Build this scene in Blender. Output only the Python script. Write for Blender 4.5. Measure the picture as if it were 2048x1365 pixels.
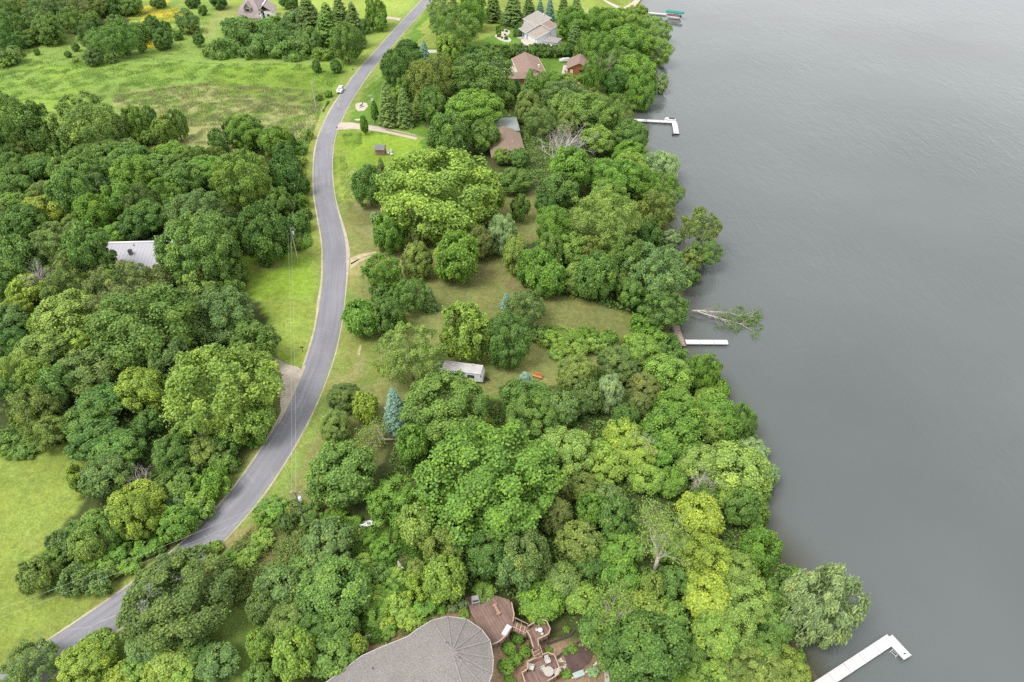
import bpy, math, random
import numpy as np
from mathutils import Vector, Matrix
R = math.radians
sc = bpy.context.scene
col = sc.collection
for o in list(bpy.data.objects):
    bpy.data.objects.remove(o)

# ------------------------------------------------------------------ camera, sky, sun, exposure
CAM_Z = 100.0
PITCH = R(40)
FPX = 1365.33                      # focal length in photo pixels (2048 wide): 24 mm on a 36 mm sensor
cam_d = bpy.data.cameras.new('camera')
cam_d.sensor_width = 36.0
cam_d.lens = 24.0
cam_d.clip_start = 1.0
cam_d.clip_end = 12000.0
cam = bpy.data.objects.new('camera', cam_d)
cam.location = (0, 0, CAM_Z)
cam.rotation_euler = (R(90) - PITCH, 0, 0)
col.objects.link(cam)
sc.camera = cam

SUN_EL, SUN_AZ = R(60), R(238)      # azimuth clockwise from +Y
world = bpy.data.worlds.new('World')
sc.world = world
world.use_nodes = True
wn, wl = world.node_tree.nodes, world.node_tree.links
wn.clear()
sky = wn.new('ShaderNodeTexSky')
sky.sky_type = 'NISHITA'
sky.sun_disc = False
sky.sun_elevation = SUN_EL
sky.sun_rotation = SUN_AZ
sky.air_density = 1.0
sky.dust_density = 4.0
sky.ozone_density = 1.0
hs = wn.new('ShaderNodeHueSaturation')
hs.inputs['Saturation'].default_value = 0.12       # overcast: the blue is gone
wl.new(sky.outputs[0], hs.inputs['Color'])
wmix = wn.new('ShaderNodeMix'); wmix.data_type = 'RGBA'
wmix.inputs[0].default_value = 0.75                 # an even cloud deck over most of it
wl.new(hs.outputs[0], wmix.inputs[6])
wmix.inputs[7].default_value = (9.9, 10.0, 10.3, 1)
wb = wn.new('ShaderNodeBackground')
wb.inputs['Strength'].default_value = 0.135
wl.new(wmix.outputs[2], wb.inputs['Color'])
wo = wn.new('ShaderNodeOutputWorld')
wl.new(wb.outputs[0], wo.inputs['Surface'])

sun_d = bpy.data.lights.new('sun', 'SUN')
sun_d.energy = 2.5
sun_d.angle = R(26)
sun_d.color = (1.0, 0.955, 0.89)
sun = bpy.data.objects.new('sun', sun_d)
sd = Vector((math.sin(SUN_AZ) * math.cos(SUN_EL), math.cos(SUN_AZ) * math.cos(SUN_EL), math.sin(SUN_EL)))
sun.rotation_euler = sd.to_track_quat('Z', 'Y').to_euler()
sun.location = (0, 0, 200)
col.objects.link(sun)

sc.view_settings.view_transform = 'Standard'
sc.view_settings.look = 'None'
sc.view_settings.exposure = 0.44
sc.view_settings.gamma = 1.0
sc.view_settings.use_curve_mapping = False
sc.cycles.max_bounces = 5
sc.cycles.diffuse_bounces = 3
sc.cycles.glossy_bounces = 2
sc.cycles.transmission_bounces = 2
sc.cycles.transparent_max_bounces = 4
sc.cycles.caustics_reflective = False
sc.cycles.caustics_refractive = False
try:
    sc.cycles.use_denoising = False
    sc.cycles.denoiser = 'OPENIMAGEDENOISE'
    sc.cycles.denoising_input_passes = 'RGB_ALBEDO_NORMAL'
    sc.cycles.denoising_prefilter = 'NONE'
except Exception:
    pass

# ------------------------------------------------------------------ pixel -> place
def ray(px, py):
    x = (px - 1024) / FPX
    y = -(py - 682.5) / FPX
    return x, math.cos(PITCH) + y * math.sin(PITCH), -math.sin(PITCH) + y * math.cos(PITCH)

def P(px, py, z=5.0):
    """the point at height z that the photo shows at this pixel"""
    dx, dy, dz = ray(px, py)
    t = (z - CAM_Z) / dz
    return Vector((dx * t, dy * t, z))

def ppm(px, py, z=5.0):
    dx, dy, dz = ray(px, py)
    return FPX / ((z - CAM_Z) / dz)

def smooth(t):
    t = np.clip(t, 0, 1)
    return t * t * (3 - 2 * t)

# shoreline (water level z = 0), from the far end to the near end
SH_PX = [(1286, -4), (1272, 14), (1268, 30), (1292, 60), (1302, 95), (1306, 140), (1292, 178), (1262, 212), (1256, 240),
         (1268, 290), (1296, 330), (1318, 370), (1330, 420), (1338, 480), (1360, 560), (1364, 610), (1350, 645), (1346, 690),
         (1366, 722), (1415, 790), (1455, 845), (1482, 900), (1497, 960), (1505, 1010), (1535, 1080), (1560, 1125),
         (1580, 1180), (1600, 1240), (1592, 1300), (1618, 1338), (1632, 1366)]
SH = [(3000, 3400), (900, 1500), (300, 800), (140, 560), (84, 440)] + [tuple(P(x, y, 0)[:2]) for x, y in SH_PX] + \
     [(36, 30), (24, 0), (10, -60), (-30, -200), (-200, -900), (-900, -3000)]
SH = np.array(SH, float)
LAND = np.vstack([SH, [(-4200, -3000), (-4200, 4200), (3000, 4200)]])

def in_poly(x, y, poly):
    x = np.asarray(x, float); y = np.asarray(y, float)
    c = np.zeros(x.shape, bool)
    n = len(poly)
    j = n - 1
    for i in range(n):
        xi, yi = poly[i][0], poly[i][1]; xj, yj = poly[j][0], poly[j][1]
        with np.errstate(divide='ignore', invalid='ignore'):
            c ^= ((yi > y) != (yj > y)) & (x < (xj - xi) * (y - yi) / (yj - yi + 1e-12) + xi)
        j = i
    return c

def dist_poly(x, y, line):
    x = np.asarray(x, float); y = np.asarray(y, float)
    d = np.full(x.shape, 1e18)
    for (ax, ay), (bx, by) in zip(line[:-1], line[1:]):
        vx, vy = bx - ax, by - ay
        t = np.clip(((x - ax) * vx + (y - ay) * vy) / (vx * vx + vy * vy + 1e-9), 0, 1)
        d = np.minimum(d, (x - ax - t * vx) ** 2 + (y - ay - t * vy) ** 2)
    return np.sqrt(d)

def hgt_np(x, y):
    d = dist_poly(x, y, SH)
    land = in_poly(x, y, LAND)
    h = 0.25 + 4.75 * smooth(d / 26.0)
    s = smooth((64 - y) / 12.0)
    prof = 5 - 2.4 * smooth((x + 3.2) / 4.6)
    h = h * (1 - s) + np.minimum(h, prof) * s
    return np.where(land, h, np.maximum(-3.0, 0.2 - d * 0.35))

def hgt(x, y):
    return float(hgt_np(np.array([x]), np.array([y]))[0])

def G(px, py):
    z = 5.0
    for _ in range(4):
        p = P(px, py, z)
        z = hgt(p.x, p.y)
    return P(px, py, z)

# ------------------------------------------------------------------ naming
def tag(o, label=None, cat=None, group=None, kind=None):
    if label: o['label'] = label
    if cat: o['category'] = cat
    if group: o['group'] = group
    if kind: o['kind'] = kind
    return o

def thing(name, label, cat, loc=(0, 0, 0), rz=0.0, group=None):
    o = bpy.data.objects.new(name, None)
    o.empty_display_size = 0.2
    col.objects.link(o)
    o.location = loc
    o.rotation_euler = (0, 0, rz)
    return tag(o, label, cat, group)

# ------------------------------------------------------------------ materials
MATS = {}
def mat(name, rgb, rough=0.8, var=0.15, scale=3.0, bump=0.0, spec=0.3, metal=0.0, fine=0.0, fscale=40.0):
    if name in MATS: return MATS[name]
    m = bpy.data.materials.new(name); m.use_nodes = True
    nt = m.node_tree; n, l = nt.nodes, nt.links
    b = n['Principled BSDF']
    b.inputs['Roughness'].default_value = rough
    b.inputs['Specular IOR Level'].default_value = spec
    b.inputs['Metallic'].default_value = metal
    tc = n.new('ShaderNodeTexCoord')
    nz = n.new('ShaderNodeTexNoise'); nz.inputs['Scale'].default_value = scale; nz.inputs['Detail'].default_value = 5
    l.new(tc.outputs['Object'], nz.inputs['Vector'])
    nf = n.new('ShaderNodeTexNoise'); nf.inputs['Scale'].default_value = fscale; nf.inputs['Detail'].default_value = 2
    l.new(tc.outputs['Object'], nf.inputs['Vector'])
    mr = n.new('ShaderNodeMapRange'); mr.inputs[1].default_value = 0.25; mr.inputs[2].default_value = 0.75
    mr.inputs[3].default_value = 1 - var; mr.inputs[4].default_value = 1 + var
    l.new(nz.outputs['Fac'], mr.inputs[0])
    mf = n.new('ShaderNodeMapRange'); mf.inputs[1].default_value = 0.25; mf.inputs[2].default_value = 0.75
    mf.inputs[3].default_value = 1 - fine; mf.inputs[4].default_value = 1 + fine
    l.new(nf.outputs['Fac'], mf.inputs[0])
    mm = n.new('ShaderNodeMath'); mm.operation = 'MULTIPLY'
    l.new(mr.outputs[0], mm.inputs[0]); l.new(mf.outputs[0], mm.inputs[1])
    vm = n.new('ShaderNodeVectorMath'); vm.operation = 'SCALE'
    vm.inputs[0].default_value = rgb
    l.new(mm.outputs[0], vm.inputs['Scale'])
    l.new(vm.outputs[0], b.inputs['Base Color'])
    if bump:
        bp = n.new('ShaderNodeBump'); bp.inputs['Strength'].default_value = bump; bp.inputs['Distance'].default_value = 0.05
        l.new(nf.outputs['Fac'], bp.inputs['Height']); l.new(bp.outputs[0], b.inputs['Normal'])
    MATS[name] = m
    return m

def leaf_mat():
    m = bpy.data.materials.new('leaf'); m.use_nodes = True
    n, l = m.node_tree.nodes, m.node_tree.links
    b = n['Principled BSDF']; out = n['Material Output']
    oi = n.new('ShaderNodeObjectInfo')
    at = n.new('ShaderNodeAttribute'); at.attribute_name = 'tint'
    mr = n.new('ShaderNodeMapRange'); mr.inputs[3].default_value = 0.62; mr.inputs[4].default_value = 1.42
    l.new(at.outputs['Fac'], mr.inputs[0])
    vm = n.new('ShaderNodeVectorMath'); vm.operation = 'SCALE'
    l.new(oi.outputs['Color'], vm.inputs[0]); l.new(mr.outputs[0], vm.inputs['Scale'])
    # young leaves lean to yellow, old to blue green; brighter tufts paint highlights
    mr2 = n.new('ShaderNodeMapRange'); mr2.inputs[1].default_value = 0.45; mr2.inputs[2].default_value = 1.0
    mr2.inputs[3].default_value = 0.0; mr2.inputs[4].default_value = 1.0
    l.new(at.outputs['Fac'], mr2.inputs[0])
    vt = n.new('ShaderNodeMix'); vt.data_type = 'VECTOR'
    l.new(mr2.outputs[0], vt.inputs[0])
    vt.inputs[4].default_value = (0.95, 1.0, 1.08); vt.inputs[5].default_value = (1.22, 1.05, 0.8)
    v2 = n.new('ShaderNodeVectorMath'); v2.operation = 'MULTIPLY'
    l.new(vm.outputs[0], v2.inputs[0]); l.new(vt.outputs[1], v2.inputs[1])
    l.new(v2.outputs[0], b.inputs['Base Color'])
    b.inputs['Roughness'].default_value = 0.55
    b.inputs['Specular IOR Level'].default_value = 0.22
    tr = n.new('ShaderNodeBsdfTranslucent')
    l.new(v2.outputs[0], tr.inputs['Color'])
    mx = n.new('ShaderNodeMixShader'); mx.inputs[0].default_value = 0.30
    l.new(b.outputs[0], mx.inputs[1]); l.new(tr.outputs[0], mx.inputs[2])
    l.new(mx.outputs[0], out.inputs['Surface'])
    return m
LEAF = leaf_mat()
BARK = mat('bark', (0.16, 0.13, 0.10), 0.9, 0.3, 4)
BARK_GREY = mat('bark_grey', (0.42, 0.37, 0.34), 0.9, 0.25, 4)
WHITE = mat('white_paint', (0.62, 0.62, 0.62), 0.6, 0.05, 1.5, fine=0.03, fscale=9)
DARK = mat('dark_metal', (0.03, 0.03, 0.035), 0.5, 0.1)
GLASS = mat('window_glass', (0.03, 0.035, 0.04), 0.08, 0.05, spec=0.6)
GALV = mat('galvanised', (0.42, 0.43, 0.45), 0.45, 0.1, metal=0.4)
RUBBER = mat('rubber', (0.025, 0.025, 0.025), 0.8, 0.1)

# ------------------------------------------------------------------ mesh builder
class MB:
    def __init__(s): s.v = []; s.f = []
    def add(s, vs, fs):
        k = len(s.v); s.v += [tuple(v) for v in vs]; s.f += [tuple(i + k for i in f) for f in fs]; return s
    def box(s, c, d, rz=0.0, top=1.0):
        x, y, z = d[0] / 2, d[1] / 2, d[2] / 2
        vs = [(-x, -y, -z), (x, -y, -z), (x, y, -z), (-x, y, -z), (-x * top, -y * top, z), (x * top, -y * top, z), (x * top, y * top, z), (-x * top, y * top, z)]
        ca, sa = math.cos(rz), math.sin(rz)
        vs = [(c[0] + a * ca - b * sa, c[1] + a * sa + b * ca, c[2] + e) for a, b, e in vs]
        return s.add(vs, [(3, 2, 1, 0), (4, 5, 6, 7), (0, 1, 5, 4), (1, 2, 6, 5), (2, 3, 7, 6), (3, 0, 4, 7)])
    def bar(s, a, b, w, h=None, up=(0, 0, 1)):
        a, b = Vector(a), Vector(b); h = h or w
        d = (b - a).normalized(); up = Vector(up)
        if abs(d.dot(up)) > 0.98: up = Vector((1, 0, 0))
        x = d.cross(up).normalized(); y = x.cross(d).normalized()
        vs = []
        for p in (a, b):
            for sx, sy in ((-1, -1), (1, -1), (1, 1), (-1, 1)):
                vs.append(p + x * sx * w / 2 + y * sy * h / 2)
        return s.add(vs, [(0, 1, 2, 3), (7, 6, 5, 4), (0, 4, 5, 1), (1, 5, 6, 2), (2, 6, 7, 3), (3, 7, 4, 0)])
    def tube(s, pts, rad, n=6, cap=True):
        pts = [Vector(p) for p in pts]
        if not hasattr(rad, '__len__'): rad = [rad] * len(pts)
        k = len(s.v)
        up = Vector((0.13, 0.31, 0.94))
        for i, p in enumerate(pts):
            d = (pts[min(i + 1, len(pts) - 1)] - pts[max(i - 1, 0)]).normalized()
            u = up if abs(d.dot(up)) < 0.95 else Vector((1, 0, 0))
            x = d.cross(u).normalized(); y = x.cross(d)
            for j in range(n):
                a = 2 * math.pi * j / n
                s.v.append(tuple(p + (x * math.cos(a) + y * math.sin(a)) * rad[i]))
        for i in range(len(pts) - 1):
            for j in range(n):
                j2 = (j + 1) % n
                s.f.append((k + i * n + j, k + i * n + j2, k + (i + 1) * n + j2, k + (i + 1) * n + j))
        if cap:
            s.f.append(tuple(k + j for j in reversed(range(n))))
            s.f.append(tuple(k + (len(pts) - 1) * n + j for j in range(n)))
        return s
    def prism(s, poly, z0, z1):
        n = len(poly)
        z0s = z0 if hasattr(z0, '__len__') else [z0] * n
        z1s = z1 if hasattr(z1, '__len__') else [z1] * n
        vs = [(p[0], p[1], z0s[i]) for i, p in enumerate(poly)] + [(p[0], p[1], z1s[i]) for i, p in enumerate(poly)]
        return s.add(vs, [tuple(reversed(range(n))), tuple(range(n, 2 * n))] + [(i, (i + 1) % n, n + (i + 1) % n, n + i) for i in range(n)])
    def slab(s, pts, t):
        """a flat polygon of 3-D points given a thickness downwards"""
        n = len(pts)
        vs = [(p[0], p[1], p[2] - t) for p in pts] + [tuple(p) for p in pts]
        return s.add(vs, [tuple(reversed(range(n))), tuple(range(n, 2 * n))] + [(i, (i + 1) % n, n + (i + 1) % n, n + i) for i in range(n)])
    def lathe(s, prof, n=12, c=(0, 0, 0)):
        k = len(s.v)
        for r, z in prof:
            for j in range(n):
                a = 2 * math.pi * j / n
                s.v.append((c[0] + r * math.cos(a), c[1] + r * math.sin(a), c[2] + z))
        for i in range(len(prof) - 1):
            for j in range(n):
                j2 = (j + 1) % n
                s.f.append((k + i * n + j, k + i * n + j2, k + (i + 1) * n + j2, k + (i + 1) * n + j))
        s.f.append(tuple(k + j for j in reversed(range(n))))
        s.f.append(tuple(k + (len(prof) - 1) * n + j for j in range(n)))
        return s
    def mesh(s, name, m):
        me = bpy.data.meshes.new(name)
        me.from_pydata(s.v, [], s.f); me.update()
        if m: me.materials.append(m)
        return me
    def build(s, name, m, parent=None, smooth_=False):
        me = s.mesh(name, m)
        if smooth_:
            for p in me.polygons: p.use_smooth = True
        o = bpy.data.objects.new(name, me)
        col.objects.link(o)
        if parent: o.parent = parent
        return o

def link_mesh(name, me, parent=None, loc=None):
    o = bpy.data.objects.new(name, me); col.objects.link(o)
    if parent: o.parent = parent
    if loc is not None: o.location = loc
    return o

def quads_mesh(name, V, m, tint=None, nper=4):
    """V: (n, 4, 3) array of quads"""
    n = len(V)
    me = bpy.data.meshes.new(name)
    me.vertices.add(n * nper); me.loops.add(n * nper); me.polygons.add(n)
    me.vertices.foreach_set('co', np.ascontiguousarray(V.reshape(-1), np.float32))
    me.loops.foreach_set('vertex_index', np.arange(n * nper, dtype=np.int32))
    me.polygons.foreach_set('loop_start', np.arange(0, n * nper, nper, dtype=np.int32))
    me.polygons.foreach_set('loop_total', np.full(n, nper, np.int32))
    if tint is not None:
        a = me.attributes.new('tint', 'FLOAT', 'FACE')
        a.data.foreach_set('value', np.ascontiguousarray(tint, np.float32))
    me.materials.append(m)
    me.update(calc_edges=True)
    return me

def unit(v):
    return v / (np.linalg.norm(v, axis=-1, keepdims=True) + 1e-9)

def leaf_quads(rng, C, N, ln, wd, droop=0.25, dirs=None):
    """folded diamond leaves at C facing N, ln long and wd wide"""
    n = len(C)
    t = rng.normal(size=(n, 3)) if dirs is None else dirs + 0.25 * rng.normal(size=(n, 3))
    t = unit(t - N * np.sum(t * N, 1, keepdims=True))
    b = np.cross(N, t)
    ln = np.broadcast_to(np.asarray(ln, float), (n,))[:, None]; wd = np.broadcast_to(np.asarray(wd, float), (n,))[:, None]
    return np.stack([C - t * ln / 2 - N * ln * droop * .5, C + b * wd / 2, C + t * ln / 2 - N * ln * droop, C - b * wd / 2], 1)
# ------------------------------------------------------------------ ground
def poly_w(px):
    return np.array([tuple(P(x, y)[:2]) for x, y in px])

ROAD_L = [(872, -30), (800, 46), (707.7, 149), (659, 220.5), (632, 277), (623.6, 346), (628, 410), (644, 478), (646, 560), (623, 696), (585, 790),
          (546, 863), (500, 936), (407, 1055), (290, 1152), (164, 1238), (55, 1305), (0, 1339)]
_L = [P(x, y) for x, y in ROAD_L]
_L = [_L[0] + (_L[0] - _L[1]).normalized() * 900 + Vector((120, 0, 0)), _L[0] + (_L[0] - _L[1]).normalized() * 160] + _L
_d = (_L[-1] - _L[-2]).normalized()
_L += [_L[-1] + _d * 40 + Vector((0, -6, 0)), _L[-1] + _d * 300 + Vector((0, -120, 0))]
def resample(pts, step):
    pts = np.array([tuple(p)[:2] for p in pts]); s = np.r_[0, np.cumsum(np.linalg.norm(np.diff(pts, axis=0), axis=1))]
    t = np.arange(0, s[-1], step)
    return np.stack([np.interp(t, s, pts[:, 0]), np.interp(t, s, pts[:, 1])], 1)
def smooth_line(p, k):
    for _ in range(k):
        q = p.copy(); q[1:-1] = (p[:-2] + 2 * p[1:-1] + p[2:]) / 4; p = q
    return p
RL = smooth_line(resample(_L, 3.0), 14)
_t = np.gradient(RL, axis=0); _t /= np.linalg.norm(_t, axis=1, keepdims=True)
_n = np.stack([-_t[:, 1], _t[:, 0]], 1)           # walking from far to near, the far side of the left edge is +n
ROAD_W = 6.0
RC = RL + _n * ROAD_W / 2

xs = np.r_[-4000, -2500, -1500, -900, -600, -450, -380, -340, np.arange(-315, 130, 1.1), 150, 190, 260, 400, 700, 1200, 2000, 3000]
ys = np.r_[-2800, -1500, -700, -300, -120, -50, -10, 10, 22, np.arange(30, 425, 1.1), 435, 450, 480, 520, 600, 750, 1000, 1500, 2300, 4000]
gx, gy = np.meshgrid(xs, ys)
gz = hgt_np(gx, gy)
rd = dist_poly(gx, gy, RC)
rng = np.random.default_rng(5)

def value_noise(x, y, cell, seed):
    r = np.random.default_rng(seed).random((257, 257))
    u, v = x / cell, y / cell
    i, j = np.floor(u).astype(int), np.floor(v).astype(int)
    fu, fv = smooth(u - i), smooth(v - j)
    g = lambda a, b: r[a % 257, b % 257]
    return (g(i, j) * (1 - fu) + g(i + 1, j) * fu) * (1 - fv) + (g(i, j + 1) * (1 - fu) + g(i + 1, j + 1) * fu) * fv

n1 = value_noise(gx, gy, 14, 1); n2 = value_noise(gx, gy, 5, 2); n3 = value_noise(gx, gy, 32, 3)
jx, jy = gx + (n2 - .5) * 5, gy + (n1 - .5) * 6
# gentle swell of the rough meadow, flat by the road
sw = smooth((rd - 5) / 14) * smooth((-60 - gx) / 20) * smooth((gy - 190) / 30)
gz = gz + sw * ((n3 - .5) * 1.3 + (n1 - .5) * .5)

def gsample(arr, x, y):
    x = np.clip(x, xs[0], xs[-1] - 1e-6); y = np.clip(y, ys[0], ys[-1] - 1e-6)
    i = np.searchsorted(xs, x, 'right') - 1; j = np.searchsorted(ys, y, 'right') - 1
    u = (x - xs[i]) / (xs[i + 1] - xs[i]); v = (y - ys[j]) / (ys[j + 1] - ys[j])
    return (arr[j, i] * (1 - u) + arr[j, i + 1] * u) * (1 - v) + (arr[j + 1, i] * (1 - u) + arr[j + 1, i + 1] * u) * v

C3 = lambda *c: np.array(c)
LAWN = C3(0.162, 0.215, 0.044); LUSH = C3(0.150, 0.235, 0.030); DRY = C3(0.188, 0.208, 0.070); MEADOW = C3(0.165, 0.25, 0.055)
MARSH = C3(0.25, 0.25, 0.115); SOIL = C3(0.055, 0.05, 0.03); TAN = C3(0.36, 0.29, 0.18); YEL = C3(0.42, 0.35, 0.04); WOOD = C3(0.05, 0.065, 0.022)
DEEP = C3(0.085, 0.16, 0.024); LEAFLIT = C3(0.17, 0.12, 0.075)
A = np.empty(gx.shape + (3,)); A[:] = MEADOW * 0.85
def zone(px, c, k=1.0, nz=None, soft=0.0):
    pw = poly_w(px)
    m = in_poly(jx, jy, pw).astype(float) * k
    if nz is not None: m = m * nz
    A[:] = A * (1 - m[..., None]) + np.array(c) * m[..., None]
# meadow at the top, marshy strip, mown lawns
zone([(-300, -60), (880, -60), (640, 270), (560, 300), (-300, 330)], MEADOW)
zone([(-300, 130), (640, 130), (620, 310), (-300, 360)], LUSH, 0.55, smooth((n1 - .35) * 3))
zone([(220, 185), (420, 165), (660, 175), (630, 300), (380, 330), (230, 260)], MARSH, 0.8, smooth((n2 * .6 + n1 * .4 - .28) * 4))
zone([(430, 130), (700, 130), (650, 215), (430, 180)], LUSH, 0.8)
zone([(400, -60), (880, -60), (720, 125), (740, 60), (440, 40)], LAWN * 1.22)
zone([(255, -10), (310, -10), (365, 10), (350, 50), (270, 48), (250, 20)], YEL, 0.85, smooth((n2 - .45) * 6))
zone([(275, 85), (330, 82), (330, 98), (280, 98)], YEL, 0.8, smooth((n2 - .4) * 6))
zone([(405, 75), (415, 40), (440, 18), (475, 12), (475, 30), (445, 45), (425, 72)], DRY * 1.1, 0.7)
zone([(532, 42), (590, 28), (590, 40), (535, 48)], TAN, 0.6)
# woods
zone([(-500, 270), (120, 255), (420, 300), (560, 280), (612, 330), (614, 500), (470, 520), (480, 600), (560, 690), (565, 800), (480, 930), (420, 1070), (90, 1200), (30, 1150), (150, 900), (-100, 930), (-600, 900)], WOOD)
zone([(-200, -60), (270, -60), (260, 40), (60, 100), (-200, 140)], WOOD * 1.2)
zone([(470, 500), (640, 470), (640, 720), (590, 735), (545, 690), (470, 570)], LUSH * 1.1)
zone([(480, 535), (560, 528), (560, 545), (490, 552)], DRY, 0.7)
zone([(500, 610), (630, 600), (625, 720), (560, 700)], LAWN * 1.2, 0.8)
zone([(-300, 930), (150, 905), (195, 925), (60, 1150), (80, 1195), (250, 1140), (300, 1130), (0, 1330), (-300, 1500)], LAWN * 1.08)
zone([(-50, 1020), (60, 1010), (70, 1120), (-40, 1180)], DRY * 1.1, 0.6, smooth((n1 - .3) * 3))
zone([(560, 290), (636, 280), (620, 380), (650, 500), (640, 560), (600, 500), (612, 330)], LAWN)
zone([(540, 860), (470, 960), (400, 1070), (420, 1080), (560, 920), (570, 870)], DRY * .9, 0.6)
# lawns on the lake side of the road
zone([(900, -60), (1290, -60), (1262, 30), (1180, 120), (1180, 180), (1000, 230), (840, 330), (660, 420), (650, 330), (690, 240), (800, 100)], DEEP * 1.05)
zone([(860, 20), (900, -60), (1290, -60), (1240, 30), (1110, 20), (1000, 60), (940, 95), (830, 95)], LAWN * 1.05)
zone([(660, 250), (840, 275), (830, 400), (690, 420), (664, 340)], LUSH * 1.12)
zone([(665, 300), (690, 300), (720, 420), (690, 430)], LAWN * 1.2, 0.8)
zone([(680, 270), (720, 262), (724, 290), (700, 300)], DEEP, 0.5, smooth((n2 - .2) * 3))
zone([(688, 350), (700, 340), (712, 420), (700, 430)], TAN * .9, 0.35)
zone([(690, 400), (1300, 380), (1330, 640), (1360, 700), (1250, 760), (1100, 790), (960, 800), (860, 830), (760, 1000), (600, 1020), (560, 1010), (660, 800), (700, 620)], DRY * 0.88)
zone([(960, 620), (1250, 600), (1290, 640), (1270, 690), (1100, 660), (960, 760)], LAWN * 1.0, 0.65, smooth((n1 - .25) * 3))
zone([(700, 640), (740, 660), (770, 760), (700, 790), (680, 740)], LAWN * .85, 0.7)
zone([(1020, 400), (1100, 385), (1110, 490), (1040, 520)], DRY * .9)
zone([(870, 500), (960, 510), (1040, 560), (1140, 620), (1080, 610), (980, 560), (880, 560)], LEAFLIT, 0.45, smooth((n2 - .3) * 3))
zone([(700, 510), (790, 500), (830, 540), (800, 600), (760, 560), (700, 540)], TAN * .8, 0.4, smooth((n2 - .3) * 3))
zone([(710, 400), (770, 410), (770, 470), (715, 470)], TAN * .8, 0.35, smooth((n2 - .25) * 3))
zone([(700, 690), (740, 720), (745, 790), (700, 780), (690, 740)], TAN * .8, 0.35, smooth((n2 - .4) * 4))
# wooded lake bank and the near hillside
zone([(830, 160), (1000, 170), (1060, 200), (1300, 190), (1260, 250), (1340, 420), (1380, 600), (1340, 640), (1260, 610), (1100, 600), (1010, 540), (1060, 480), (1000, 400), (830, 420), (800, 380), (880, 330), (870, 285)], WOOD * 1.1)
zone([(1010, 385), (1080, 380), (1090, 470), (1050, 490), (1000, 460)], DRY * .85)
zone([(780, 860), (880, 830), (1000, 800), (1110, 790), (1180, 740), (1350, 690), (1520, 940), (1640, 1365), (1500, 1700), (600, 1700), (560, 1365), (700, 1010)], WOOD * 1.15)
zone([(440, 1110), (560, 1010), (620, 1010), (720, 1090), (560, 1160), (450, 1200), (360, 1230)], LEAFLIT * 1.1, 0.8)
zone([(690, 1050), (880, 1080), (900, 1210), (760, 1290), (690, 1200)], LEAFLIT * .8, 0.7, smooth((n2 - .2) * 3))
zone([(740, 1270), (900, 1205), (960, 1190), (985, 1240), (1240, 1270), (1260, 1420), (700, 1420)], LEAFLIT * 1.15)
zone([(1340, 1290), (1420, 1290), (1400, 1365), (1340, 1400)], LUSH, .9)
# dry verge beside the asphalt
v = (smooth((7.2 - rd) / 3.4) * (0.35 + .5 * n2))[..., None] * 0.55
A[:] = A * (1 - v) + np.array((0.20, 0.21, 0.06)) * v
# mown stripes on the lawn below the asphalt drive
st = in_poly(gx, gy, poly_w([(790, 110), (830, 120), (760, 200), (700, 215), (690, 240), (740, 160)]))
s1 = np.sign(np.sin((gx * .96 + gy * -.28) * 2 * np.pi / 2.6))
A *= (1 + (st * s1 * 0.09))[..., None]
st = in_poly(gx, gy, poly_w([(860, 20), (870, 95), (800, 95)]))
A *= (1 + (st * s1 * 0.07))[..., None]
A *= (0.76 + 0.36 * n1 + 0.12 * n3 + 0.2 * (n2 - .5))[..., None]
under = (gz < 0.35)[..., None]
A = np.where(under, np.array((0.10, 0.085, 0.055)), A)

nyy, nxx = gx.shape
me = bpy.data.meshes.new('ground')
idx = np.arange(nyy * nxx).reshape(nyy, nxx)
fq = np.stack([idx[:-1, :-1], idx[:-1, 1:], idx[1:, 1:], idx[1:, :-1]], -1).reshape(-1, 4)
me.vertices.add(nyy * nxx); me.loops.add(len(fq) * 4); me.polygons.add(len(fq))
me.vertices.foreach_set('co', np.stack([gx, gy, gz], -1).astype(np.float32).reshape(-1))
me.loops.foreach_set('vertex_index', fq.astype(np.int32).reshape(-1))
me.polygons.foreach_set('loop_start', np.arange(0, len(fq) * 4, 4, dtype=np.int32))
me.polygons.foreach_set('loop_total', np.full(len(fq), 4, np.int32))
me.polygons.foreach_set('use_smooth', np.ones(len(fq), bool))
ca = me.color_attributes.new('Col', 'FLOAT_COLOR', 'POINT')
ca.data.foreach_set('color', np.concatenate([A, np.ones(A.shape[:2] + (1,))], -1).astype(np.float32).reshape(-1))
me.update(calc_edges=True)

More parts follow.
